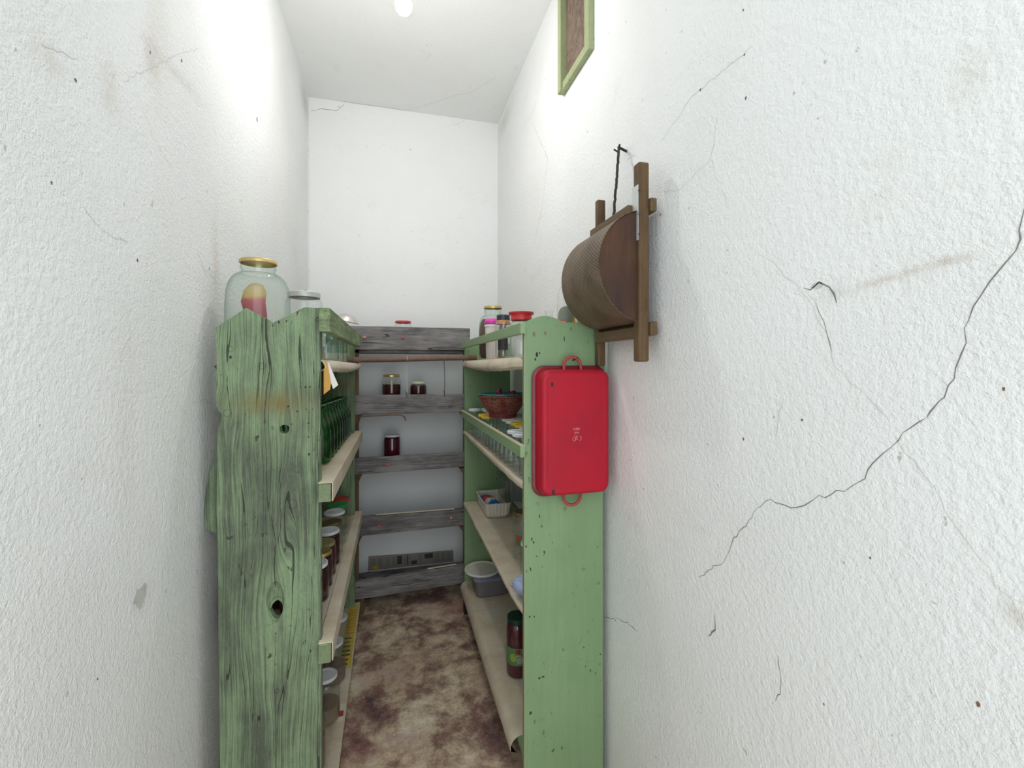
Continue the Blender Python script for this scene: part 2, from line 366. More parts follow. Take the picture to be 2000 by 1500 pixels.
def tube(pts, r, seg=8, bm=None, caps=True):
    bm = bm or bmesh.new(); pts = [Vector(p) for p in pts]; rings = []
    up = Vector((0, 0, 1))
    for i, p in enumerate(pts):
        d = (pts[min(i + 1, len(pts) - 1)] - pts[max(i - 1, 0)]).normalized()
        a = d.cross(up)
        if a.length < .05: a = d.cross(Vector((1, 0, 0)))
        a.normalize(); b = d.cross(a).normalized(); rr = r[i] if isinstance(r, (list, tuple)) else r
        rings.append([bm.verts.new(p + a * rr * math.cos(2 * math.pi * k / seg) + b * rr * math.sin(2 * math.pi * k / seg)) for k in range(seg)])
    for A, B in zip(rings, rings[1:]):
        for k in range(seg): bm.faces.new((A[k], A[(k + 1) % seg], B[(k + 1) % seg], B[k]))
    if caps: bm.faces.new(rings[0]); bm.faces.new(rings[-1][::-1])
    return bm
def rrect(w, h, rad, n=6):
    """rounded rectangle outline, half sizes w and h"""
    p = []
    for cx, cy, a0 in ((w - rad, h - rad, 0), (-(w - rad), h - rad, 90), (-(w - rad), -(h - rad), 180), (w - rad, -(h - rad), 270)):
        for i in range(n + 1):
            a = R(a0 + 90 * i / n); p.append((cx + rad * math.cos(a), cy + rad * math.sin(a)))
    return p
def loft(rings, cap0=True, cap1=True, bm=None):
    bm = bm or bmesh.new(); vs_ = [[bm.verts.new(p) for p in r] for r in rings]; n = len(rings[0])
    for A, B in zip(vs_, vs_[1:]):
        for k in range(n): bm.faces.new((A[k], A[(k + 1) % n], B[(k + 1) % n], B[k]))
    if cap0: bm.faces.new(vs_[0][::-1])
    if cap1: bm.faces.new(vs_[-1])
    return bm
def textmesh(body, size):
    cu = bpy.data.curves.new('t', 'FONT'); cu.body = body; cu.size = size; cu.align_x = 'CENTER'; cu.align_y = 'CENTER'; cu.resolution_u = 3
    o = bpy.data.objects.new('t', cu); COL.objects.link(o)
    me = bpy.data.meshes.new_from_object(o.evaluated_get(bpy.context.evaluated_depsgraph_get()))
    bpy.data.objects.remove(o); bm = bmesh.new(); bm.from_mesh(me); bpy.data.meshes.remove(me); return bm
def wrap(bm, r, ang, z):
    """bend a flat (x, y) mesh round a vertical cylinder of radius r, centred at angle ang and height z"""
    for v in bm.verts:
        a = ang + v.co.x / r; v.co = Vector((r * math.cos(a), r * math.sin(a), z + v.co.y))
    return bm
def band(r, ang, half, z0, z1, n=14):
    bm = bmesh.new(); L = [[bm.verts.new(((rr) * math.cos(ang - half + 2 * half * i / n), rr * math.sin(ang - half + 2 * half * i / n), z)) for i in range(n + 1)] for rr, z in ((r, z0), (r, z1), (r - .0008, z1), (r - .0008, z0))]
    for j in range(4):
        for i in range(n): bm.faces.new((L[j][i], L[j][i + 1], L[(j + 1) % 4][i + 1], L[(j + 1) % 4][i]))
    bm.faces.new([L[j][0] for j in range(4)]); bm.faces.new([L[j][n] for j in range(4)]); return bm
def disc(w, h, n=20):
    bm = bmesh.new(); rings = [[bm.verts.new((w * k * math.cos(2 * math.pi * i / n), h * k * math.sin(2 * math.pi * i / n), 0)) for i in range(n)] for k in (.33, .66, 1)]
    c_ = bm.verts.new((0, 0, 0))
    for i in range(n):
        j = (i + 1) % n; bm.faces.new((c_, rings[0][i], rings[0][j]))
        for A, B in zip(rings, rings[1:]): bm.faces.new((A[i], B[i], B[j], A[j]))
    return bm

# ------------------------------------------------------------------ the room
XL, XR, YB, YF, ZC = -.515, .723, 3.10, -.85, 3.185
def struct(name, bm, mat, parent=None):
    o = link(name, bm, mat, parent)
    if not parent: o['kind'] = 'structure'
    return o
floor = struct('floor', BOX((XL - .1, YF, -.1), (XR + .1, YB + .1, 0)), 'floor')
ceil = struct('ceiling', BOX((XL - .1, YF, ZC), (XR + .1, YB + .1, ZC + .1)), 'ceiling')
wl = struct('wall_left', BOX((XL - .1, YF, 0), (XL, YB, ZC)), 'wallL')
wr = struct('wall_right', BOX((XR, YF, 0), (XR + .1, YB, ZC)), 'wall')
wb = struct('wall_back', BOX((XL - .1, YB, 0), (XR + .1, YB + .1, ZC)), 'ceiling')

def crack(pts, parent, axis, pos, w, mat='crack', jit=.004):
    """thin meandering plaster crack lying on a wall (axis x or y fixed at pos) or on the ceiling (axis z)"""
    P = [Vector((0, *p)) if axis == 'x' else (Vector((p[0], 0, p[1])) if axis == 'y' else Vector((p[0], p[1], 0))) for p in pts]
    Q = [P[0]]
    for a, b in zip(P, P[1:]):
        w = w * .999; n = max(1, int((b - a).length / .012))
        for i in range(1, n + 1):
            q = a.lerp(b, i / n)
            if i < n: q = q + Vector([random.uniform(-jit, jit) for _ in range(3)])
            Q.append(q)
    bm = bmesh.new(); L = []
    for i, q in enumerate(Q):
        d = (Q[min(i + 1, len(Q) - 1)] - Q[max(i - 1, 0)]); d.normalize()
        nrm = {'x': Vector((1, 0, 0)), 'y': Vector((0, 1, 0)), 'z': Vector((0, 0, 1))}[axis]
        s = d.cross(nrm).normalized() * w * random.uniform(.35, 1.0) * (.35 if i in (0, len(Q) - 1) else 1)
        pr = []
        for e in (-1, 1):
            v = q + s * e
            if axis == 'x': v.x = pos
            elif axis == 'y': v.y = pos
            else: v.z = pos
            pr.append(bm.verts.new(v))
        L.append(pr)
    for a, b in zip(L, L[1:]): bm.faces.new((a[0], a[1], b[1], b[0]))
    return link('crack', bm, mat, parent)
xr = XR - .0006; xl = XL + .0006
crack([(.355, 1.68), (.359, 1.657), (.363, 1.637), (.366, 1.613), (.376, 1.6), (.39, 1.581), (.407, 1.551), (.416, 1.525), (.419, 1.492), (.427, 1.458), (.438, 1.433), (.459, 1.403)], wr, 'x', xr, .0011)
crack([(.459, 1.403), (.489, 1.378), (.517, 1.342), (.532, 1.324), (.544, 1.297), (.577, 1.268), (.6, 1.257), (.633, 1.239), (.67, 1.213), (.728, 1.212), (.771, 1.173), (.832, 1.087), (.851, 1.045), (.945, .959)], wr, 'x', xr, .0009)
for pts, w, mt in (([(.499, 1.372), (.487, 1.348), (.456, 1.315), (.429, 1.267), (.405, 1.235), (.39, 1.222), (.385, 1.202), (.363, 1.179)], .0006, 'hair'),
                   ([(.76, 1.71), (.664, 1.621), (.633, 1.579), (.609, 1.532), (.595, 1.475), (.544, 1.431), (.506, 1.387)], .0006, 'hair'),
                   ([(.88, 2.047), (.901, 1.961), (1.013, 1.932), (1.118, 1.964)], .0009, 'hair'), ([(2.286, 2.768), (2.042, 2.469), (2.118, 2.274), (2.241, 2.13)], .0016, 'hair'),
                   ([(.887, .9), (.885, .865), (.91, .836)], .0022, 'crack'), ([(1.449, .591), (1.289, .662), (1.227, .667)], .0012, 'crack'),
                   ([(.698, 1.411), (.716, 1.34)], .0007, 'hair'), ([(.71, .915), (.704, .86), (.716, .821)], .001, 'crack'),
                   ([(1.374, 1.965), (1.577, 1.699)], .001, 'hair'), ([(.774, 2.138), (.972, 2.147), (1.105, 2.095)], .0009, 'hair'), ([(.901, 1.961), (.864, 1.875), (.84, 1.821)], .0006, 'hair'),
                   ([(.654, 1.617), (.64, 1.611), (.623, 1.622), (.604, 1.61), (.591, 1.581)], .0028, 'crack'), ([(.63, 1.59), (.612, 1.545), (.60, 1.50)], .0007, 'crack')):
    crack(pts, wr, 'x', xr, w, mt)
for pts, w, mt in (([(.94, 1.753), (.997, 1.725), (1.08, 1.723)], .0009, 'hair'), ([(1.415, 1.791), (1.468, 1.745), (1.587, 1.73)], .0011, 'hair'),
                   ([(1.367, 1.374), (1.468, 1.38), (1.565, 1.35)], .0009, 'hair'), ([(1.062, 2.038), (1.28, 2.234), (1.432, 2.356)], .0009, 'hair'), ([(.846, 1.965), (.927, 1.995)], .0012, 'hair')):
    crack(pts, wl, 'x', xl, w, mt)
crack([(-.511, 3.18), (-.509, 2.66), (-.509, 2.11), (-.51, 1.2)], wb, 'y', YB - .0008, .0012, 'hair', .001)
crack([(-.497, 3.097), (-.422, 3.122), (-.345, 3.12), (-.298, 3.173)], wb, 'y', YB - .0008, .0016, 'crack')
crack([(.36, 3.11), (.461, 3.156), (.49, 3.18)], wb, 'y', YB - .0008, .0013, 'hair')
crack([(-.30, 3.096), (-.147, 3.093), (.1, 3.096)], ceil, 'z', ZC - .0008, .0013, 'crack')
crack([(.1, 3.096), (.273, 2.952), (.375, 2.85), (.479, 2.783), (.6, 2.6)], ceil, 'z', ZC - .0008, .0014, 'hair')
def blot(parent, axis, pos, u, z, su, sz, mat, name='stain'):
    bm = bmesh.new(); n = 12; v = []
    for i in range(n):
        a = 2 * math.pi * i / n; k = random.uniform(.65, 1.2)
        p = (u + su * k * math.cos(a), z + sz * k * math.sin(a)); v.append(bm.verts.new((pos, *p) if axis == 'x' else (p[0], pos, p[1])))
    bm.faces.new(v); return link(name, bm, mat, parent)
for (y, z, s) in ((.799, 2.232, .003), (.796, 2.135, .0025), (.937, 2.144, .004), (.792, 2.041, .004), (.657, 1.377, .003), (.799, 1.32, .0035), (.536, 1.175, .0025), (.402, 1.044, .0035), (.614, .89, .0022), (.377, 1.447, .0025), (1.105, 1.896, .004)):
    blot(wr, 'x', xr, y, z, s * .7, s, 'spot')
for (y, z, s) in ((.923, 1.957, .004), (1.166, 2.167, .0035), (1.983, 2.45, .011), (1.114, 1.697, .004), (.868, 1.762, .0025), (.982, .908, .0025), (1.32, 2.25, .005), (1.5, 1.76, .004)):
    blot(wl, 'x', xl, y, z, s * .8, s, 'spot')
blot(wl, 'x', xl, 1.128, .985, .028, .022, 'graypaint'); blot(wr, 'x', xr, .628, 1.617, .014, .006, 'graypaint')
for (x, z) in ((.12, 2.93), (-.33, 3.15)): blot(wb, 'y', YB - .001, x, z, .006, .006, 'hair')

# small barred opening high in the right wall
win = struct('window_1', BOX((XR - .002, 1.555, 2.67), (XR - .001, 1.81, 3.185)), 'mesh')
for (y0, y1, z0, z1, x) in ((1.533, 1.572, 2.648, 3.185, .022), (1.798, 1.832, 2.648, 3.185, .030), (1.572, 1.798, 2.648, 2.682, .022)):
    link('window_frame', BOX((XR - x, y0, z0), (XR - .0005, y1, z1)), 'winframe', win, bevel=.002)

# hanging bulb (dome shines downwards, housing and holder above it)
b = thing('light_bulb', 'bare glowing light bulb hanging from the ceiling near the top edge', 'light bulb', (.045, 1.80, 2.875))
link('glass_dome', lathe([(0, -.032), (.012, -.030), (.022, -.024), (.030, -.012), (.032, 0), (.031, .008)], 24), 'glow', b, smooth=True)
link('housing', lathe([(.031, .008), (.033, .009), (.033, .014), (.027, .030), (.016, .052), (.014, .075), (0, .075)], 24), 'bulbbase', b, smooth=True)
link('lamp_holder', lathe([(0, .075), (.020, .075), (.021, .11), (.012, .125), (0, .125)], 20), 'bulbbase', b, smooth=True)
link('cable', tube([(0, 0, .125), (.002, 0, .22), (0, 0, ZC - 2.875)], .003), 'bulbbase', b)

# ------------------------------------------------------------------ left shelf unit (weathered green)
LX0, LX1, LY0, LY1 = -.468, -.203, 1.410, 2.735
left = thing('green_shelving_unit', 'weathered green plank shelving unit with zigzag top and knot holes, along the left wall', 'shelf', (0, 0, 0))
prof = [(-.468, 1.581), (-.43, 1.610), (-.394, 1.638), (-.36, 1.618), (-.326, 1.598), (-.29, 1.617), (-.243, 1.645), (-.203, 1.643), (-.201, 1.2), (-.199, .8), (-.197, .35), (-.195, 0),
        (-.452, 0), (-.457, .3), (-.460, .6), (-.463, .9), (-.4665, 1.1), (-.464, 1.30), (-.455, 1.325), (-.4535, 1.342), (-.461, 1.352), (-.467, 1.365), (-.466, 1.5)]
brd = link('end_board', prism_xz(prof, LY0, LY0 + .028), 'greenw', left)
def ellipsoid(c_, s):
    # cutter for the knot holes
    bm = bmesh.new(); bmesh.ops.create_uvsphere(bm, u_segments=28, v_segments=16, radius=1)
    for v in bm.verts: v.co = Vector((c_[0] + v.co.x * s[0] * (1 + .12 * math.sin(3 * v.co.z + c_[2] * 9)), c_[1] + v.co.y * s[1], c_[2] + v.co.z * s[2]))
    return bm
cuts = [link('c', ellipsoid((-.296, LY0, 1.295), (.0135, .2, .0125)), 'black'), link('c', ellipsoid((-.317, LY0, .777), (.0155, .25, .024)), 'black'), link('c', ellipsoid((-.319, LY0 - .003, .805), (.0215, .021, .060)), 'black')]
for cc in cuts:
    md = brd.modifiers.new('cut', 'BOOLEAN'); md.operation = 'DIFFERENCE'; md.object = cc; md.solver = 'EXACT'
me2 = bpy.data.meshes.new_from_object(brd.evaluated_get(bpy.context.evaluated_depsgraph_get()))
brd.modifiers.clear(); brd.data = me2; me2.materials.clear(); me2.materials.append(M['greenw'])
for cc in cuts: bpy.data.objects.remove(cc)
for pts, w in (([(-.345, 1.605), (-.344, 1.55), (-.338, 1.50), (-.333, 1.47), (-.342, 1.42), (-.345, 1.36), (-.348, 1.29)], .0011), ([(-.340, 1.22), (-.343, 1.12), (-.346, 1.03)], .0007), ([(-.305, 1.20), (-.308, 1.12), (-.304, 1.02), (-.312, .97)], .0009),
               ([(-.330, 1.05), (-.318, .97), (-.322, .90), (-.318, .845)], .0014), ([(-.365, 1.05), (-.372, .97), (-.380, .90)], .0008), ([(-.440, 1.45), (-.438, 1.40), (-.430, 1.33)], .0009), ([(-.318, .72), (-.322, .62), (-.318, .45), (-.319, .2)], .0006), ([(-.385, .62), (-.383, .50)], .0006)):
    crack(pts, brd, 'y', LY0 - .0005, w, 'knotdark', .0018)
for (x, z, s_) in ((-.432, 1.500, .005), (-.326, 1.590, .003), (-.262, 1.345, .0032), (-.286, 1.360, .004), (-.253, 1.415, .003), (-.240, 1.414, .004), (-.228, 1.415, .003), (-.232, 1.31, .0025), (-.232, 1.27, .0025), (-.231, 1.22, .004), (-.31, 1.60, .004), (-.395, 1.34, .002), (-.322, 1.18, .002), (-.260, 1.17, .003)):
    blot(brd, 'y', LY0 - .0006, x, z, s_ * .7, s_, 'knotdark')
link('end_board', prism_xz([(LX0, 0), (LX1, 0), (LX1, 1.60), (-.33, 1.58), (LX0, 1.60)], 2.705, 2.735), 'greenw', left)
link('wall_block', prism_xz([(-.513, 1.08), (-.50, 1.17), (-.468, 1.25), (-.42, 1.26), (-.42, 1.0), (-.47, .985), (-.495, 1.005), (-.511, 1.012)], 1.46, 1.482), 'greenw', left)
link('wall_block', prism_xz([(-.484, 1.474), (-.468, 1.486), (-.45, 1.49), (-.45, 1.460), (-.475, 1.464)], 1.44, 1.46), 'brownw', left)
for (a, b_) in ((1.485, 1.478), (1.128, 1.088), (.655, .617)):
    link('shelf_board', slab(LX0 + .004, -.205, LY0 + .028, 2.705, a, b_, .02), 'greenrail', left)
link('shelf_board', slab(LX0 + .004, -.19, LY0 + .028, 2.74, .092, .100, .022), 'brownw', left)
rl = link('guard_rail', slab(-.2025, -.172, 1.392, 2.745, 1.643, 1.652, .068), 'greenrail', left, bevel=.002)
def lining(parent, x_in, x_far, y0, y1, z0, z1, drop, rnd, sag=0.0, n=40, tuck=0.0, wav=.0015, name='lining_cloth'):
    """oilcloth laid over a shelf and bent down over its front edge (which faces the aisle)"""
    s = 1 if x_far > x_in else -1; bm = bmesh.new(); th = .0016; rows = []
    for i in range(n + 1):
        k = i / n; y = y0 + (y1 - y0) * k; z = z0 + (z1 - z0) * k; sg = sag * math.sin(math.pi * min(1, k * 1.1)) + random.uniform(-wav, wav)
        x_edge = x_far - s * tuck * max(0, 1 - k / .10) ** 2
        pf = [(x_in, z + .001), ((x_in + x_edge) / 2, z + .0015)]
        for a in range(0, 91, 15):
            pf.append((x_edge - s * rnd + s * (rnd + sg * .4) * math.sin(R(a)), z + .0015 - rnd + rnd * math.cos(R(a)) - sg * (a / 90)))
        pf.append((x_edge + s * sg * .2, z - drop - sg)); pf.append((x_edge - s * rnd * .6, z - drop - .008 - sg))
        inner = [(px_ - s * th if j > 3 else px_, pz - th) for j, (px_, pz) in enumerate(pf)]
        rows.append([bm.verts.new((px_, y, pz)) for px_, pz in pf + inner[::-1]])
    m = len(rows[0])
    for A, B in zip(rows, rows[1:]):
        for j in range(m): bm.faces.new((A[j], A[(j + 1) % m], B[(j + 1) % m], B[j]))
    bm.faces.new(rows[0]); bm.faces.new(rows[-1][::-1]); return link(name, bm, 'lining', parent, smooth=50)
lining(left, -.44, -.168, 1.442, 2.70, 1.492, 1.488, .022, .018, .010, tuck=.024)
# battens on the aisle side, with cloth over them
for (za, zb_) in ((1.137, 1.098), (.676, .634)):
    link('batten', slab(-.2020, -.169, 1.385, 2.745, za, zb_, .052), 'greenrail', left, bevel=.002)
    link('batten_end', BOX((-.2015, 1.3835, za - .051), (-.1695, 1.3852, za - .001)), 'endgrain', left)
    bm = slab(-.204, -.1645, 1.392, 2.748, za + .003, zb_ + .003, .0035); bm2 = slab(-.1675, -.164, 1.392, 2.748, za + .003, zb_ + .003, .056)
    me = bpy.data.meshes.new('tmp'); bm2.to_mesh(me); bm.from_mesh(me); bpy.data.meshes.remove(me)
    link('lining_cloth', bm, 'lining', left, bevel=.0015)
    lining(left, -.44, -.206, 1.442, 2.70, za - .006, zb_ - .006, .004, .003)
lining(left, -.44, -.176, 1.442, 2.755, .096, .104, .010, .008)
# yellow printed sheet let into the bottom lining
yp = link('printed_sheet', slab(-.232, -.182, 2.17, 2.72, .105, .1085, .0012), 'yellowp', left)
for i in range(7):
    y = 2.19 + i * .034; link('text_line', BOX((-.228, y, .1068), (-.228 + random.uniform(.022, .040), y + .009, .1088)), 'ink', yp)
for i in range(9):
    y = 2.44 + i * .028; link('text_line', BOX((-.228, y, .1068), (-.188, y + .006, .1091)), 'amber', yp)
yp = link('printed_sheet', slab(-.232, -.182, 1.86, 1.95, .1015, .1015, .0012), 'paper', left)
link('red_band', BOX((-.23, 1.88, .1014), (-.184, 1.91, .1020)), 'dullred', yp)

# torn papers hanging at the front of the left top shelf
o = link('torn_paper', prism_xz([(-.196, 1.489), (-.186, 1.487), (-.176, 1.425), (-.178, 1.405), (-.196, 1.39)], 1.444, 1.446), 'orangep')
tag(o, 'orange-brown torn paper hanging from the top shelf beside the zigzag board', 'paper', 'torn papers hanging beside the zigzag board')
bm = prism_xz([(-.190, 1.487), (-.183, 1.486), (-.156, 1.418), (-.170, 1.406), (-.180, 1.435)], 1.448, 1.450)
o = link('torn_paper', bm, 'whitepaper'); tag(o, 'white folded paper strip hanging in front of the orange-brown scrap', 'paper', 'torn papers hanging beside the zigzag board')

# ------------------------------------------------------------------ right shelf unit (smooth green)
RX0, RX1 = .420, .700
right = thing('green_painted_shelving_unit', 'smooth pale green shelving unit with curved crest, a red pan hanging on its end', 'shelf', (0, 0, 0))
crest = [(RX0, 0), (RX1, 0), (RX1 - .001, 1.620), (.637, 1.621)]
for k in range(0, 11):
    a = k / 10; x = .560 - a * .137; crest.append((x, 1.6215 + .0200 * math.sin(math.pi * a) ** 1.25))
crest += [(RX0, 1.619)]
link('end_board', prism_xz(crest, 1.410, 1.437), 'greenp', right, bevel=.0012)
link('bare_edge', BOX((RX0 - .0008, 1.411, .02), (RX0 + .0002, 1.414, 1.59)), 'rawedge', right)
link('end_board', prism_xz([(RX0, 0), (RX1, 0), (RX1, 1.61), (.56, 1.635), (RX0, 1.61)], 2.665, 2.695), 'greenp', right)
for (x, z, s_, sz_) in ((.451, 1.580, .005, .008), (.490, 1.583, .005, .008)): blot(right.children[0], 'y', 1.4095, x, z, s_, sz_, 'ruststain')
for (x, z, s_, sz_) in ((.461, 1.512, .005, .008), (.470, 1.518, .003, .004), (.456, 1.497, .003, .006), (.557, 1.567, .002, .009), (.436, .655, .003, .004), (.452, .653, .003, .003), (.470, .98, .002, .006), (.46, .85, .003, .002), (.484, .45, .006, .003), (.470, .448, .004, .004), (.440, .34, .004, .006)): blot(right.children[0], 'y', 1.4095, x, z, s_, sz_, 'knotdark')
link('foot', BOX((RX0 - .004, 2.655, 0), (RX0 + .03, 2.70, .085)), 'black', right, bevel=.003)
SZ = {1: 1.505, 2: 1.090, 3: .665, 4: .195}
for k, z in SZ.items():
    link('shelf_board', slab(RX0 + .003, RX1, 1.437, 2.665, z - .0015, z - .0015, .02 if k != 2 else .022), 'greenp', right)
link('guard_rail', slab(.402, .4195, 1.400, 2.70, 1.616, 1.617, .036), 'greenp2', right, bevel=.0015)
gr = link('guard_rail', slab(.403, .4195, 1.404, 2.70, 1.215, 1.208, .037), 'greenp2', right, bevel=.0012)
link('worn_edge', slab(.4035, .419, 1.406, 2.698, 1.2162, 1.2092, .0012), 'rawedge', gr)
lining(right, .68, .405, 1.440, 2.66, 1.505, 1.505, .030, .022, .014, tuck=.0155)
lining(right, .68, .410, 1.440, 2.66, 1.090, 1.090, .018, .010, tuck=.010)
lining(right, .68, .412, 1.440, 2.66, .665, .665, .014, .008, tuck=.0085)
lining(right, .68, .395, 1.500, 2.66, .195, .195, .045, .035, .004)
for sx, sz in ((.66, .16), (.462, .0)): pass

# nail holding the pan
o = link('nail', tube([(.588, 1.4095, 1.494), (.590, 1.375, 1.502)], .0025), 'black'); tag(o, 'black nail in the green end board holding the red roasting pan', 'nail')

# ------------------------------------------------------------------ red enamel roasting pan
pan = thing('roasting_pan', 'red enamel roasting pan hanging bottom-out on the green end board', 'pan', (.573, 1.404, 1.262))
def ring(w, h, y, rad): return [(x, y, z) for x, z in rrect(w, h, rad)]
link('pan_body', loft([ring(.122, .206, -.0065, .035), ring(.119, .203, -.020, .034), ring(.117, .1995, -.050, .030), ring(.115, .198, -.056, .028), ring(.110, .193, -.0605, .026), ring(.104, .187, -.0615, .022), ring(.095, .178, -.0605, .020),
                       ring(.095, .178, -.0590, .020), ring(.108, .191, -.0585, .026), ring(.114, .197, -.050, .030), ring(.1165, .2005, -.020, .034), ring(.1195, .2035, -.0065, .035)], False, False), 'red', pan, smooth=60)
link('pan_bottom', loft([ring(.0955, .1785, -.0605, .020), ring(.0955, .1785, -.0592, .020)]), 'red', pan)
link('rim', loft([ring(.121, .205, -.0068, .035), ring(.130, .212, -.0060, .040), ring(.1325, .2145, -.004, .042), ring(.131, .213, -.0015, .041), ring(.124, .207, -.0025, .037), ring(.120, .204, -.0045, .035), ring(.121, .205, -.0068, .035)], False, False), 'redrim', pan, smooth=60)
def handle(sg):
    pts = [(-.030, -.052, sg * .190), (-.030, -.052, sg * .215)]
    for a in range(0, 181, 15): pts.append((-.028 * math.cos(R(a)), -.050 + .028 * math.sin(R(a)) if sg > 0 else -.045, sg * (.215 + .026 * math.sin(R(a)))))
    pts += [(.030, -.052, sg * .215), (.030, -.052, sg * .190)]
    pts = [(-.030, -.028, sg * .200), (-.030, -.026, sg * .212)] + [(-.030 * math.cos(R(a)), -.024, sg * (.216 + .027 * math.sin(R(a)))) for a in range(0, 181, 15)] + [(.030, -.026, sg * .212), (.030, -.028, sg * .200)]
    return tube(pts, .0052, 10)
link('handle', handle(1), 'redhandle', pan, smooth=60); link('handle', handle(-1), 'redhandle', pan, smooth=60)
bm = bmesh.new()
def arc(cx, cz, r, a0, a1, n=8):
    cx, cz, r = cx * 1.35, cz * 1.35, r * 1.35
    return [(cx + r * math.cos(R(a0 + (a1 - a0) * i / n)), -.0612, cz + r * math.sin(R(a0 + (a1 - a0) * i / n))) for i in range(n + 1)]
for pts in (arc(-.006, -.016, .004, 0, 360), arc(.001, -.014, .003, 60, 330), arc(.006, -.014, .006, -70, 70), arc(0, -.004, .004, 20, 160), [(-.007, -.0612, -.003), (-.003, -.0612, .003), (0, -.0612, -.001), (.004, -.0612, .003), (.008, -.0612, -.004)], [(.004, -.0612, -.012), (.0, -.0612, -.019)], arc(-.002, -.006, .003, 180, 350)):
    tube(pts, .0006, 5, bm)
link('stamp_mark', bm, 'stamp', pan)
tm = textmesh('H35E', .0085)
for v in tm.verts: v.co = Vector((v.co.x * 1.2, -.0612, v.co.y * 1.2 + .011))
link('stamp_lettering', tm, 'stamp', pan)
for (x, z, s) in ((-.083, .155, .007), (-.079, -.186, .009)):
    link('chip', wrap(disc(s * .8, s), 1000, -math.pi / 2, z) if False else prism_xz([(x + s * .6 * math.cos(R(a)), z + s * math.sin(R(a))) for a in range(0, 360, 30)], -.0618, -.0605), 'black', pan)

# ------------------------------------------------------------------ drum sieve on the right wall
sv = thing('drum_sieve', 'brown wooden hand sieve with half-round tin drum hanging on the right wall', 'sieve', (.70, 1.25, 1.475))
def lc(x, y, z): return (x - .70, y - 1.25, z)      # local
def lbox(a, b_): return BOX(lc(*a), lc(*b_))
NY0, NY1, FY0, FY1 = 1.098, 1.130, 1.374, 1.400
link('frame_stick', lbox((.652, NY0, .012), (.684, NY1, .560)), 'sievew', sv, bevel=.005)
link('frame_stick', lbox((.665, FY0 + .005, .000), (.694, FY1 + .003, .558)), 'sievew', sv, bevel=.005)
link('cross_bar', lbox((.684, NY0 - .006, .425), (.704, FY1, .462)), 'sievebar', sv, bevel=.003)
link('cross_bar', lbox((.684, NY0 - .006, .085), (.706, FY1, .122)), 'sievebar', sv, bevel=.003)
link('cross_bar', lbox((.655, NY1, .078), (.682, FY0 + .005, .110)), 'sievebar', sv, bevel=.002)
link('top_plank', lbox((.636, NY1, .428), (.682, FY0 + .005, .450)), 'sievebar', sv, bevel=.002)
cz_, cr_, cx_ = .275, .156, .680
def half(y, r, n=30, x0=cx_): return [(x0 - r * .93 * math.sin(math.pi * i / n) - .70, y - 1.25, cz_ + r * math.cos(math.pi * i / n)) for i in range(n + 1)]
for y in (NY0 + .012, FY0 - .012):
    link('drum_end', loft([half(y, cr_ - .003), half(y + .014, cr_ - .003)]), 'drumside', sv, smooth=30)
ya, yb = NY0 + .009, FY0 + .004
link('tin_drum', loft([half(ya, cr_), half(yb, cr_), half(yb, cr_ - .0018), half(ya, cr_ - .0018), half(ya, cr_)], False, False), 'tin', sv, smooth=40)
link('drum_edge_strip', tube([(p[0], p[1], p[2]) for p in half(ya - .0005, cr_ - .001)], .0013, 6), 'tin', sv, smooth=60)
link('metal_plate', lbox((.6505, NY0 + .003, .345), (.652, NY1 + .001, .497)), 'zinc', sv)
for z in (.36, .415, .48): link('rivet', lathe([(0, .0012), (.003, .001), (.004, 0)], 10, None, *lc(.652, NY0, z)), 'wire', sv)
nl = link('hanging_nail', tube([lc(.723, 1.293, .684), lc(.690, 1.288, .692)], .004), 'black', sv)
cp = [lc(.694, 1.289, .688)]
for i in range(1, 25): k = i / 24; cp.append(lc(.694 - .044 * k + random.uniform(-.0012, .0012), 1.289 - .049 * k, .688 - .236 * k))
link('cord', tube(cp, .0042, 7), 'cord', sv)
link('cord_knot', tube([lc(.686, 1.270, .690), lc(.700, 1.300, .680), lc(.688, 1.310, .694)], .003, 6), 'cord', sv)

# ------------------------------------------------------------------ back rack (grey planks) 
rack = thing('grey_plank_rack', 'grey weathered plank shelf rack standing against the back wall', 'shelf', (0, 0, 0))
BY = 2.80
for (zb0, zt0, zb1, zt1) in ((1.572, 1.712, 1.574, 1.712), (1.186, 1.302, 1.188, 1.302), (.834, .929, .846, .937), (.470, .585, .478, .577), (.094, .196, .120, .236)):
    link('front_board', slabx(-.37, .475, BY, BY + .024, zb0, zt0, zb1, zt1, .0015), 'grey', rack, bevel=.0015)
for z in (1.575, 1.215, .86, .50, .13):
    link('shelf_board', BOX((-.37, BY + .024, z - .02), (.475, 3.085, z)), 'grey', rack)
for x0, x1 in ((-.225, -.190), (.438, .474)):
    link('upright', BOX((x0, BY + .024, 0), (x1, BY + .05, 1.60)), 'brownw', rack)
for zz in (1.186, .834, .470):
    link('corner_brace', prism_xz([(-.225, zz + .005), (-.165, zz + .005), (-.182, zz - .03), (-.190, zz - .055), (-.225, zz - .055)], BY + .006, BY + .03), 'brownw', rack)
    link('corner_brace', prism_xz([(.474, zz + .005), (.405, zz + .005), (.430, zz - .03), (.440, zz - .06), (.474, zz - .06)], BY + .006, BY + .03), 'brownw', rack)
link('foot_block', BOX((-.22, BY + .01, 0), (-.16, BY + .06, .10)), 'brownw', rack)
link('hanging_strap', tube([(-.17, 2.79, 1.180), (0, 2.79, 1.184), (.055, 2.79, 1.182), (.075, 2.79, 1.168), (.082, 2.79, 1.145)], .005, 6), 'rodw', rack)

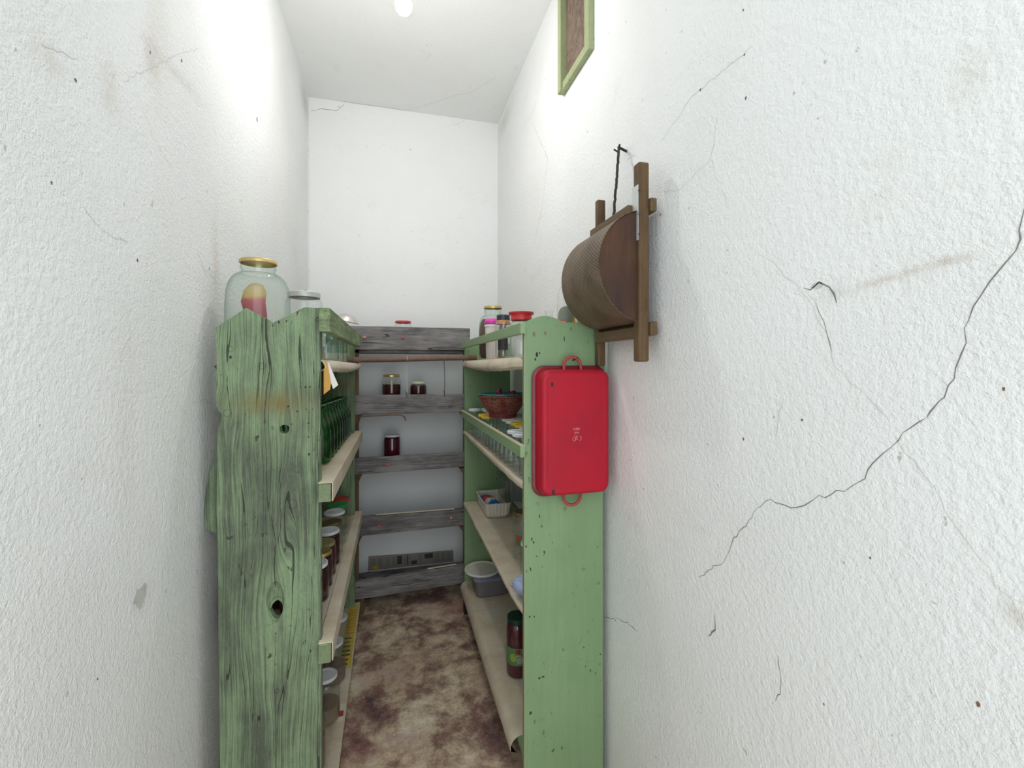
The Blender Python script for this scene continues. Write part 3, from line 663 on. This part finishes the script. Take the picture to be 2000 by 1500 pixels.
# newspaper, laths, pins
npap = thing('newspaper', 'old newspaper sheet with columns of print lining the back wall behind the lowest plank', 'newspaper', (0, 3.092, 0))
link('sheet', prism_xz([(-.150, .135), (.410, .135), (.408, .212), (.10, .219), (-.146, .229)], 0, .0012), 'newsp', npap)
for (x0, x1, z0, z1) in ((.035, .066, .155, .212), (.128, .165, .145, .170), (.215, .27, .175, .207)): link('picture', BOX((x0, -.0006, z0), (x1, 0, z1)), 'ink', npap)
for x in [-.13, -.085, -.04, .003, .075, .10, .175, .285, .325, .365]:
    link('print_column', BOX((x, -.0004, .147), (x + .020 + random.uniform(0, .010), 0, .212 - abs(x) * .02)), 'printlines', npap)
link('yellow_print', BOX((-.12, -.0008, .14), (-.085, -.0004, .162)), 'yellowp', npap)
o = link('wooden_lath', slabx(-.09, .377, BY + .002, BY + .012, .586, .591, .583, .589), 'lath'); tag(o, 'long pale lath lying on the top edge of the fourth grey plank', 'lath', 'pale laths on the grey planks')
o = link('wooden_lath', slabx(.213, .389, BY + .002, BY + .012, .2285, .2335, .2365, .2415), 'lath'); tag(o, 'short pale lath lying on the lowest grey plank at its right end', 'lath', 'pale laths on the grey planks')
for (x, z, m, lb) in ((-.155, 1.645, 'pinp', 'coral pushpin in the topmost grey plank, left one'), (.065, 1.650, 'pin', 'red pushpin in the topmost grey plank, near its middle'), (-.025, .886, 'pin', 'red pushpin in the third grey plank from the top'),
                      (-.073, .525, 'pin', 'red pushpin at the left of the fourth grey plank'), (.357, .535, 'pinp', 'coral pushpin at the right of the fourth grey plank')):
    bm = lathe([(0, 0), (.003, 0), (.003, .005), (.0075, .007), (.009, .012), (.006, .016), (0, .017)], 14); bmesh.ops.rotate(bm, verts=bm.verts, cent=(0, 0, 0), matrix=Matrix.Rotation(R(90), 3, 'X'))
    bmesh.ops.translate(bm, verts=bm.verts, vec=(x, BY, z)); o = link('push_pin', bm, m, None, smooth=True); tag(o, lb, 'pushpin', 'pushpins in the grey planks')

# rod across the aisle with its two hooks
o = link('wooden_rod', tube([(-.29, 2.55, 1.507), (.0, 2.55, 1.512), (.30, 2.55, 1.521), (.47, 2.55, 1.524)], .0155, 14), 'rodw', None, smooth=60)
tag(o, 'dark wooden rod laid across the aisle between the two green shelving units', 'rod')
def hook(x, m, r_, lb, bend):
    t_ = thing('hanging_hook', lb, 'hook', (x, 2.55, 1.512), 0, 'hooks hanging from the wooden rod')
    loop = [(0, .018 * math.cos(R(a)), .018 * math.sin(R(a)) + .001) for a in range(200, -20, -20)]
    ln = [(bend * math.sin(k * .5), .018, -.02 - k * .033) for k in range(6)]
    link('line', tube(loop + ln, r_, 6), m, t_)
    x0 = ln[-1][0]
    link('hook', tube([(x0, .018, -.182), (x0 + .001, .010, -.200), (x0, -.004, -.208), (x0 - .004, -.022, -.195), (x0 - .010, -.028, -.175)], .0024, 7), 'wire', t_)
hook(.082, 'string', .0013, 'pale string with a metal hook hanging from the rod, nearer its left end', .001)
hook(.287, 'wire', .0022, 'bent dark wire hook hanging from the rod, near its right end', .004)

# ------------------------------------------------------------------ jars and bottles
def jar(label, x, y, z, r, h, lid=None, lid_r=None, lid_h=.012, neck=.82, content=None, fill=.8, sh=.22, glass='glass', group=None, name='glass_jar', cat='jar', seg=28, rib=False):
    t_ = thing(name, label, cat, (x, y, z), 0, group)
    lr = lid_r or r * neck + .003; nr = lr - .0025
    hs = h * (1 - sh) - lid_h; hn = h - lid_h - .004
    p = [(0, .003), (r * .80, .0015), (r * .93, .001), (r * .99, .006), (r, .014), (r, hs)]
    for k in range(1, 7): a = R(90 * k / 6); p.append((nr + (r - nr) * math.cos(a), hs + (hn - hs) * math.sin(a)))
    p += [(nr + .0015, hn + .001), (nr, hn + .003), (nr, h - (.0015 if lid else 0))]
    p += [(q[0] - .0022, q[1] + (.003 if q[0] < r * .9 and q[1] < .01 else 0)) for q in p[::-1] if q[0] > .01] + [(0, .006)] if not lid else []
    link('jar_body', lathe(p, seg), glass, t_, smooth=50)
    if content:
        q = [(0, .004), (r * .92, .004), (r - .0025, .013)]; hf = h * fill
        if hf <= hs: q += [(r - .0025, hf), (0, hf)]
        else:
            q += [(r - .0025, hs)]
            for k in range(1, 7):
                a = R(90 * k / 6); zz_ = hs + (hn - hs) * math.sin(a)
                if zz_ > hf + .004: break
                q.append((nr - .0025 + (r - nr) * math.cos(a), zz_))
            q += [(0, q[-1][1])]
        link('contents', lathe(q, seg), content, t_, smooth=50)
    if lid:
        link('lid', lathe([(0, h - .0018), (lr * .72, h - .0018), (lr * .76, h), (lr - .0025, h), (lr, h - .0025), (lr, h - lid_h + .001), (lr - .001, h - lid_h), (nr + .0006, h - lid_h), (nr + .0006, h - .0024), (0, h - .0026)], seg), lid, t_, smooth=40)
    return t_

# --- left unit, top shelf (z 1.49)
J = thing('large_glass_jar', 'big round-shouldered glass jar with gold lid standing behind the zigzag board', 'jar', (-.397, 1.545, 1.4925))
rB = .0895
pB = [(0, .004), (.07, .002), (.08, .004), (rB - .002, .02), (rB, .05), (rB, .165), (rB - .001, .185)] + [(.047 + (rB - .048) * math.cos(R(a)), .188 + .078 * math.sin(R(a))) for a in range(10, 91, 10)] + [(.046, .278), (.049, .282), (.049, .288), (.047, .292), (.047, .304)]
link('jar_body', lathe(pB, 44), 'glassg', J, smooth=50)
link('lid', lathe([(0, .305), (.040, .305), (.042, .3075), (.0505, .3075), (.0525, .305), (.0525, .297), (.0515, .296), (.0485, .296), (.0485, .3035), (0, .3035)], 44), 'gold', J, smooth=40)
bmc = lathe([(0, .006), (.040, .006), (.042, .05), (.036, .10), (.031, .14), (.034, .18), (.031, .215), (.018, .235), (0, .24)], 28, None, -.012, .008)
for v in bmc.verts: v.co.x += .004 * math.sin(v.co.z * 60); v.co.y *= .7
link('contents', bmc, 'pinkbag', J, smooth=60)
k = jar('glass jar with grey screw lid and brown knob behind the big round jar', -.302, 1.745, 1.4925, .062, .245, 'greylid', .054, .020, content='dust', fill=.55, sh=.12)
link('lid_knob', lathe([(0, .012), (.006, .010), (.007, .004), (.006, 0)], 12, None, .004, 0, .243), 'brownw', k, smooth=True)
for i, (yy, hh, lb) in enumerate(((1.955, .142, 'nearest of the tall greenish jars seen under the weathered guard rail'), (2.165, .140, 'middle one of the greenish jars under the weathered guard rail'), (2.335, .184, 'farthest of the greenish jars under the weathered guard rail, next to the rod'))):
    jar(lb, -.258, yy, 1.4925, .050, hh, None, .045, .01, glass='glassg', content='offwhite', fill=.25, group='greenish jars under the guard rail')
# upturned aluminium bowl leaning on the rail
d = thing('metal_pot_lid', 'domed aluminium lid lying tilted on the weathered green guard rail', 'lid', (-.210, 2.30, 1.689)); d.rotation_euler = (R(3), R(13), 0)
link('dome', lathe([(.058, 0), (.059, .0015), (.055, .006), (.047, .020), (.033, .031), (.015, .036), (0, .037), (0, .0355), (.015, .0345), (.032, .0295), (.045, .0185), (.0535, .005), (.057, .001)], 32), 'steel', d, smooth=50)
link('rim_tab', BOX((-.068, -.006, .006), (-.055, .006, .009)), 'darkgold', d)

# --- left unit, second shelf: green bottles
def bottle_proto(label, loc):
    t_ = thing('green_glass_bottle', label, 'bottle', loc, 0, 'green glass bottles on the second shelf of the weathered unit')
    p = [(0, .004), (.036, .001), (.044, .005), (.046, .014), (.046, .105), (.045, .118), (.040, .135), (.032, .155), (.0255, .175), (.0235, .190), (.0235, .196), (.027, .199), (.027, .208), (.024, .211), (.021, .210), (.021, .192)]
    link('bottle_body', lathe(p, 30), 'bottle', t_, smooth=50)
    link('rim_ring', lathe([(.0270, .197), (.0295, .199), (.0300, .203), (.0295, .207), (.0272, .209)], 30), 'bottle', t_, smooth=50)
    return t_
ys = [1.745 + .1035 * i for i in range(9)]
zb = lambda y: 1.133 - .040 * (y - 1.442) / 1.258 + .003
ordn = ['nearest', 'second', 'third', 'fourth', 'fifth', 'sixth', 'seventh', 'eighth', 'ninth']
pb = bottle_proto('green glass bottle nearest the front in the row beside the batten', (-.258, ys[0], zb(ys[0])))
for i in range(1, 9): dup(pb, (-.258, ys[i], zb(ys[i])), 'green glass bottle, %s from the front in the row beside the batten' % ordn[i])
for i in range(9): dup(pb, (-.362, ys[i] - .045, zb(ys[i] - .045)), 'green glass bottle, %s in the back row against the left wall side' % ordn[i])

# --- left unit, third shelf: lidded preserves
z3 = lambda y: .672 - .042 * (y - 1.442) / 1.258 + .0006
L3 = [(-.262, 1.690, .128, 'whitelid', 'jam', .9, 'glass jar of dark preserve with white lid, nearest on the third weathered shelf'),
      (-.262, 1.795, .130, 'gold', 'jam', .9, 'jar of dark preserve with gold lid behind the nearest white-lidded one'),
      (-.262, 1.900, .128, 'olivelid', 'berry', .85, 'jar with olive patterned lid on the third weathered shelf'),
      (-.258, 2.010, .140, 'whitelid', 'jam', .92, 'dark preserve jar with white lid between the olive and the large gold lids'),
      (-.259, 2.130, .140, 'darkgold', None, 0, 'empty jar with wide tarnished gold lid on the third weathered shelf'),
      (-.259, 2.255, .150, 'whitelid', None, 0, 'empty glass jar with white lid in front of the green-lidded jar'),
      (-.259, 2.375, .150, 'greenlid', None, 0, 'glass jar with green lid on the third weathered shelf'),
      (-.259, 2.495, .152, 'dullred', None, 0, 'glass jar with dull red lid, farthest on the third weathered shelf')]
for (x, y, h, ld, ct, fl, lb) in L3: jar(lb, x, y, z3(y), .050, h, ld, .0465, .012, content=ct, fill=fl, sh=.10, group='jars on the third shelf of the weathered unit')
for (x, y, ld, lb) in ((-.367, 1.69, 'gold', 'dark jar seen through the large knot hole of the zigzag board'), (-.300, 1.575, 'dullred', 'jar of red peppers standing just behind the zigzag board on the third shelf'), (-.405, 1.56, 'whitelid', 'dark jar by the wall behind the zigzag board on the third shelf')):
    jar(lb, x, y, z3(y), .044 if x > -.4 else .042, .135, ld, .04, .012, content='redfood' if ld == 'dullred' else 'jam', fill=.85, sh=.1, group='jars on the third shelf of the weathered unit')
# --- left unit, bottom shelf
L4 = [(-.250, 1.885, .170, 'whitelid', 'dust', .35, 'dusty jar with white lid, nearest of three on the bottom weathered shelf'),
      (-.250, 2.110, .165, 'whitelid', 'dust', .4, 'dusty jar with white lid, middle one on the bottom weathered shelf'),
      (-.250, 2.300, .165, 'whitelid', None, 0, 'jar with white lid, farthest on the bottom weathered shelf beside the yellow print')]
for (x, y, h, ld, ct, fl, lb) in L4: jar(lb, x, y, (.1000 + .008 * (y - 1.442) / 1.3) if y < 2.2 else .1095, .054, h, ld, .044, .012, content=ct, fill=fl, sh=.14, group='jars on the bottom shelf of the weathered unit')
jar('open glass jar with red residue behind the zigzag board on the bottom shelf', -.275, 1.665, .1015, .055, .19, None, .048, content='redfood', fill=.55, sh=.15, group='jars on the bottom shelf of the weathered unit')

# --- right unit, top shelf (z 1.507)
zt = 1.5085
k = thing('preserving_jar', 'large jar of brown compote with gold lid on the right top shelf', 'jar', (.502, 2.26, zt))
p3 = [(0, .004), (.056, .002), (.066, .008), (.071, .025), (.072, .12), (.0715, .155)] + [(.042 + .029 * math.cos(R(a)), .160 + .066 * math.sin(R(a))) for a in range(10, 91, 13)] + [(.041, .240), (.044, .243), (.044, .248), (.042, .252), (.042, .268)]
link('jar_body', lathe(p3, 36), 'glassg', k, smooth=50)
link('contents', lathe([(0, .006), (.060, .007), (.068, .025), (.0695, .12), (.069, .155), (.066, .185), (.055, .205), (0, .207)], 36), 'compote', k, smooth=50)
link('lid', lathe([(0, .270), (.038, .270), (.044, .272), (.047, .270), (.047, .260), (.0435, .260), (.0435, .268), (0, .268)], 36), 'gold', k, smooth=40)
k = thing('plastic_cup', 'pinkish white plastic tub with magenta lid on the right top shelf', 'tub', (.461, 2.095, zt))
link('cup_body', lathe([(0, .0), (.026, 0), (.028, .003), (.033, .150), (.036, .152), (.036, .163), (.034, .163), (.031, .155), (.026, .006), (0, .004)], 28), 'pinkish', k, smooth=40)
link('lid', lathe([(0, .190), (.030, .190), (.032, .187), (.034, .180), (.0375, .179), (.0378, .166), (.0365, .164), (0, .164)], 28), 'pinklid', k, smooth=40)
k = jar('square-shouldered glass jar with dark lid and black label on the right top shelf', .468, 1.900, zt, .035, .190, None, .026, .018, neck=.75, sh=.2, name='labelled_jar')
link('lid', lathe([(0, .188), (.026, .188), (.029, .185), (.029, .166), (.0275, .165), (0, .165)], 28), 'blacklid', k, smooth=40)
link('gold_collar', lathe([(.0275, .165), (.029, .160), (.031, .148), (.0285, .146), (.0275, .164)], 28), 'amber', k, smooth=40)
an = math.atan2(-1.9, -.468 - .1)
lbo = link('label', band(.0362, an, .62, .035, .115), 'labelblack', k)
link('emblem', wrap(disc(.009, .009), .0366, an, .098), 'amber', lbo)
bm = bmesh.new()
for z in (.078, .070, .062, .050): box(bm, (-.013, z - .001, 0), (.013, z + .001, .0001))
link('lettering', wrap(bm, .0366, an, 0), 'amber', lbo)
k = jar('short glass jar with wide flanged red lid beside the green crest', .474, 1.640, zt, .043, .150, None, .036, sh=.18, name='red_lidded_jar')
link('lid', lathe([(0, .168), (.040, .168), (.0475, .170), (.049, .167), (.046, .161), (.040, .160), (.039, .153), (.041, .150), (.040, .140), (.037, .139), (.036, .150), (0, .158)], 32), 'redlid', k, smooth=40)
k = thing('glass_vase', 'small clear glass with flared rim showing above the green crest', 'glass', (.583, 1.635, zt))
link('glass_body', lathe([(0, .003), (.022, 0), (.024, .01), (.024, .12), (.018, .15), (.0135, .160), (.0155, .170), (.0185, .178), (.0175, .178), (.0145, .170), (.0125, .160), (.017, .149), (.022, .12), (.022, .012), (0, .006)], 24), 'glass', k, smooth=50)
k = thing('plastic_oil_bottle', 'clear oil bottle with grey and yellow label and red oval, behind the green crest', 'bottle', (.642, 1.600, zt))
link('bottle_body', lathe([(0, .003), (.032, .0), (.037, .008), (.037, .20), (.034, .235), (.026, .262), (.016, .282), (.014, .29), (.014, .305)], 28), 'glass', k, smooth=50)
link('cap', lathe([(0, .322), (.015, .322), (.0165, .319), (.0165, .304), (.0145, .302), (0, .302)], 24), 'yellowlid', k, smooth=40)
link('contents', lathe([(0, .005), (.030, .004), (.0355, .010), (.0355, .135), (0, .135)], 28), 'creamlid', k, smooth=50)
an = math.atan2(-1.6, -.642) - .12
lbo = link('label', band(.0377, an, 1.15, .05, .150), 'yellowlid', k)
link('grey_oval', wrap(disc(.034, .036), .0384, an + .02, .153), 'labelgrey', lbo)
link('red_oval', wrap(disc(.015, .010), .0390, an - .28, .130), 'labelorange', lbo)
link('lettering', wrap(textmesh('ARA', .0125), .0394, an - .28, .130), 'whitetxt', lbo)
k = thing('oil_flask', 'small clear flask holding yellow-green oil at the wall end of the green crest', 'bottle', (.672, 1.505, zt))
link('flask_body', lathe([(0, .003), (.024, .0), (.028, .006), (.028, .175), (.022, .20), (.012, .22), (.012, .245)], 24), 'glass', k, smooth=50)
link('contents', lathe([(0, .005), (.022, .004), (.0265, .008), (.0265, .150), (0, .150)], 24), 'oil', k, smooth=50)
link('stopper', lathe([(0, .258), (.0125, .258), (.014, .255), (.014, .243), (0, .243)], 20), 'lath', k, smooth=40)

# --- right unit, second shelf: small jars, colander bowl, tall white container
zs = 1.0935
rows = [1.50 + .074 * i for i in range(15)]
pj = None; lids = ['whitelid', 'yellowlid', 'creamlid', 'whitelid', 'yellowlid', 'yellowlid', 'whitelid', 'creamlid', 'greylid', 'creamlid', 'yellowlid', 'whitelid', 'greylid', 'whitelid', 'whitelid']
for i, y in enumerate(rows):
    lb = 'small open glass jar in the aisle-side row behind the lower green rail'
    if i in (1, 2, 9, 10, 14): continue
    if pj is None: pj = jar(lb, .456, y, zs, .031, .112, None, .028, sh=.15, group='open jars behind the lower green rail', name='small_glass_jar')
    else: dup(pj, (.456, y, zs), lb)
protos = {}
names = {'whitelid': 'white', 'yellowlid': 'yellow', 'creamlid': 'cream', 'greylid': 'grey', 'navylid': 'navy', 'greenlid': 'green'}
ordl = ['nearest', 'second', 'third', 'fourth', 'fifth', 'sixth', 'seventh', 'eighth', 'ninth', 'tenth', 'eleventh', 'twelfth', 'thirteenth', 'fourteenth', 'farthest']
lids2 = ['greenlid', 'navylid', 'navylid', 'greylid', 'creamlid', 'whitelid', 'greylid', 'creamlid', 'whitelid', 'greylid', 'whitelid', 'creamlid', 'whitelid', 'greylid', 'whitelid']
for col_, (x, arr) in enumerate(((.527, lids), (.601, lids2), (.457, {1: 'whitelid', 2: 'whitelid', 9: 'yellowlid', 10: 'yellowlid', 14: 'whitelid'}))):
    for i, y in enumerate(rows):
        if col_ == 2 and i not in arr: continue
        y += (.012 * (col_ - .5) + .01) if col_ < 2 else 0; ld = arr[i]
        if y > 2.60: continue
        lb = 'small %s-lidded jar, %s in the %s row below the colander' % (names[ld], ordl[i] if i in (0, 14) else ordl[i] + ' from the front', ('middle', 'wall-side', 'aisle-side')[col_])
        gp = 'lidded jars behind the lower green rail'
        if ld not in protos: protos[ld] = jar(lb, x, y, zs, .033, .138, ld, .0345, .012, sh=.12, group=gp, name='small_lidded_jar')
        else: dup(protos[ld], (x, y, zs), lb)
k = thing('colander_bowl', 'red openwork plastic bowl with teal bowl inside, standing on many jar lids', 'bowl', (.515, 2.10, 1.2325))
link('basket', lathe([(0, .0), (.060, .0), (.064, .004), (.066, .016), (.078, .03), (.098, .058), (.112, .088), (.118, .098), (.122, .100), (.122, .104), (.117, .104), (.108, .088), (.094, .058), (.074, .032), (.060, .018), (0, .014)], 44), 'weave', k, smooth=40)
link('foot_ring', lathe([(.058, .0), (.066, .0), (.0675, .016), (.0655, .0165), (.0655, .002), (.058, .002)], 40), 'darkrose', k, smooth=40)
link('inner_bowl', lathe([(.06, .030), (.095, .075), (.114, .104), (.120, .108), (.119, .113), (.112, .112), (.092, .078), (.06, .034), (0, .030), (0, .026), (.058, .027)], 40), 'teal', k, smooth=40)
bm = bmesh.new()
for i in range(9):
    a = random.uniform(0, 6.28); r_ = random.uniform(.02, .07); cx, cy = r_ * math.cos(a), r_ * math.sin(a)
    bmesh.ops.create_icosphere(bm, subdivisions=1, radius=.022, matrix=Matrix.Translation((cx, cy, .082 + random.uniform(0, .02))) @ Matrix.Rotation(a, 4, 'Y') @ Matrix.Diagonal((1.2, .8, .5, 1)))
o = link('crumpled_wrappers', bm, 'darkrose'); o.location = (.515, 2.10, 1.245); tag(o, 'crumpled dark red wrappers lying in the teal bowl', 'wrappers', kind='stuff')
k = thing('plastic_container', 'tall white plastic container behind the colander on the right unit', 'container', (.662, 1.98, zs))
link('container_body', loft([[(x, y, 0) for x, y in rrect(.022, .05, .008)], [(x, y, .30) for x, y in rrect(.028, .06, .010)], [(x, y, .375) for x, y in rrect(.029, .062, .010)]]), 'whitepl', k, smooth=40)
link('rim', loft([[(x, y, .352) for x, y in rrect(.032, .066, .012)], [(x, y, .378) for x, y in rrect(.032, .066, .012)]]), 'whitepl', k, smooth=40)

# --- right unit, third shelf
z3r = .6685
k = thing('plastic_tray', 'ribbed off-white plastic tray on the third shelf of the right unit', 'tray', (.547, 2.455, z3r))
rib = lambda w, h, z, a: [(x * (1 + (a if i % 2 else 0)), y * (1 + (a if i % 2 else 0)), z) for i, (x, y) in enumerate(rr_pts(w, h))]
def rr_pts(w, h, n=80):
    base = rrect(w, h, .02, 5); out = []; L = []
    P_ = base + [base[0]]; tot = sum(math.dist(a, b) for a, b in zip(P_, P_[1:]))
    for i in range(n):
        s = tot * i / n; j = 0
        while s > math.dist(P_[j], P_[j + 1]): s -= math.dist(P_[j], P_[j + 1]); j += 1
        kk = s / max(1e-9, math.dist(P_[j], P_[j + 1])); out.append((P_[j][0] + (P_[j + 1][0] - P_[j][0]) * kk, P_[j][1] + (P_[j + 1][1] - P_[j][1]) * kk))
    return out
link('tray_body', loft([rib(.052, .115, 0, .0), rib(.060, .123, .012, .035), rib(.068, .130, .070, .03), rib(.070, .133, .074, 0), rib(.075, .138, .075, 0), rib(.075, .138, .079, 0), rib(.069, .131, .079, 0), rib(.066, .128, .070, 0), rib(.055, .118, .008, 0)]), 'traypl', k)
k = thing('snack_pouch', 'blue, white and red printed pouch lying in the ribbed tray', 'pouch', (.520, 2.43, .703)); k.rotation_euler = (0, R(12), R(8))
def pillow(w, l, h, n=14):
    bm = bmesh.new(); top = [[None] * (n + 1) for _ in range(n + 1)]; bot = [[None] * (n + 1) for _ in range(n + 1)]
    for i in range(n + 1):
        for j in range(n + 1):
            u, v = i / n * 2 - 1, j / n * 2 - 1; e = (1 - u ** 4) * (1 - v ** 4); zz = h * e ** .6 * (1 + .12 * math.sin(9 * u + 5 * v))
            p = (w * u, l * v); top[i][j] = bm.verts.new((*p, .002 + h * .5 + zz * .5)); bot[i][j] = bm.verts.new((*p, h * .5 - zz * .5)) if 0 < i < n and 0 < j < n else top[i][j]
    for i in range(n):
        for j in range(n):
            bm.faces.new((top[i][j], top[i + 1][j], top[i + 1][j + 1], top[i][j + 1]))
            q = [bot[i][j], bot[i][j + 1], bot[i + 1][j + 1], bot[i + 1][j]]
            if len(set(q)) > 2 and set(q) != {top[i][j], top[i + 1][j], top[i + 1][j + 1], top[i][j + 1]}: bm.faces.new(q)
    return bm
t = NT('pouch_print'); co = t.co(); sp = t.add('ShaderNodeSeparateXYZ', {0: co}); n = t.noise(co, 22, 2, .4)
sv_ = t.math('ADD', t.math('ADD', sp.outputs[1], t.math('MULTIPLY', sp.outputs[0], -.5)), t.math('MULTIPLY', n, .03))
M['pouch'] = t.bsdf(t.ramp(t.math('ADD', t.math('MULTIPLY', sv_, 4.2), .48), [(.0, (.70, .68, .66)), (.16, (.70, .68, .66)), (.20, (.02, .14, .42)), (.36, (.03, .15, .42)), (.40, (.72, .70, .68)), (.55, (.72, .70, .68)), (.60, (.62, .03, .05)), (.72, (.60, .04, .05)), (.78, (.02, .10, .35))]), .35)
link('pouch_body', pillow(.036, .098, .045), 'pouch', k, smooth=60)
k = thing('clear_plastic_box', 'empty clear plastic box standing on the ribbed tray', 'box', (.632, 2.42, .7485))
o_ = [[(x, y, z) for x, y in rrect(w, l, .012)] for w, l, z in ((.045, .105, 0), (.050, .110, .115), (.054, .114, .116), (.054, .114, .119), (.048, .108, .119), (.043, .103, .004))]
link('box_body', loft(o_), 'plasticclear', k)
k = jar('tall glass jar with tarnished gold lid and flowered label, right unit', .540, 1.830, z3r, .046, .192, 'darkgold', .042, .014, sh=.12)
lbo = link('label', band(.0468, math.atan2(-1.83, -.54) - .5, .35, .06, .105), 'labelgreen', k); link('flower_print', wrap(disc(.010, .012), .0473, math.atan2(-1.83, -.54) - .5, .09), 'redlid', lbo)
jar('small glass jar with white lid nearest on the third shelf of the right unit', .503, 1.625, z3r, .036, .144, 'whitelid', .034, .012, sh=.12)
k = link('plastic_bag', pillow(.028, .038, .055), 'lightblue', None, smooth=60); k.location = (.452, 1.505, z3r + .002); k.rotation_euler = (0, R(-20), R(20)); k.location.z += .014
tag(k, 'crumpled blue and white plastic bag at the near end of the third right shelf', 'bag')

# --- right unit, bottom shelf
z4 = .1985
k = thing('food_container', 'smoky grey plastic food box with bluish lid on the bottom right shelf', 'box', (.545, 2.525, z4))
ro = lambda w, l, z, r_=.03: [(x, y, z) for x, y in rrect(w, l, r_)]
link('container_body', loft([ro(.088, .080, 0), ro(.094, .086, .006), ro(.100, .092, .088), ro(.104, .096, .090)]), 'greypl', k, smooth=40)
link('lid', loft([ro(.106, .098, .088), ro(.108, .100, .092), ro(.108, .100, .098), ro(.102, .094, .104), ro(.094, .086, .105)]), 'bluepl', k, smooth=40)
k = thing('round_plastic_lid', 'round off-white plastic lid lying on the grey food box', 'lid', (.503, 2.55, z4 + .1065))
link('lid_disc', lathe([(0, .004), (.084, .004), (.087, .009), (.094, .010), (.100, .008), (.102, .002), (.100, -.003), (.097, -.002), (.096, .003), (.088, .002), (0, .0)], 44), 'cover', k, smooth=40)
k = jar('beetroot jar with dark green lid and green label on the bottom right shelf', .508, 1.812, z4, .0485, .236, 'dkgreenlid', .044, .020, content='berry', fill=.9, sh=.20, name='beetroot_jar')
an = math.atan2(-1.812, -.508)
lbo = link('label', band(.0494, an, 1.25, .055, .125), 'labelgreen', k)
link('lime_print', wrap(disc(.015, .017), .0499, an - .38, .088), 'labellime', lbo)
link('grey_print', wrap(disc(.016, .014), .0499, an + .22, .077), 'labelgrey', lbo)
bm = bmesh.new(); box(bm, (-.008, .104, 0), (.009, .122, .0001)); link('red_print', wrap(bm, .0500, an + .05, 0), 'labelred', lbo)
bm = bmesh.new(); box(bm, (-.014, .092, 0), (.015, .103, .0001)); link('black_print', wrap(bm, .0503, an + .08, 0), 'labelblack', lbo)
link('lettering', wrap(textmesh('Olymp', .0095), .0508, an + .08, .0975), 'whitetxt', lbo)
bm = bmesh.new(); box(bm, (-.060, .0565, 0), (.060, .0585, .0001)); bmesh.ops.subdivide_edges(bm, edges=bm.edges, cuts=10, use_grid_fill=True); link('gold_line', wrap(bm, .0499, an, 0), 'labellime', lbo)

# --- back rack jars
jar('tall glass jar of dark jam with gold lid on the second grey plank', -.0015, 2.945, 1.2165, .058, .205, 'gold', .051, .014, content='jam', fill=.70, sh=.20)
jar('low jar of dark jam with cream lid behind the hanging string', .165, 2.945, 1.2165, .053, .160, 'creamlid', .045, .013, content='jam', fill=.86, sh=.2)
jar('jar of dark cherries with white lid on the third grey plank', .002, 2.955, .8615, .052, .180, 'whitelid', .047, .012, content='berry', fill=.90, sh=.1)
jar('jar with red lid peeking over the topmost grey plank', .070, 2.945, 1.5765, .050, .184, 'redlid', .050, .013, sh=.1)
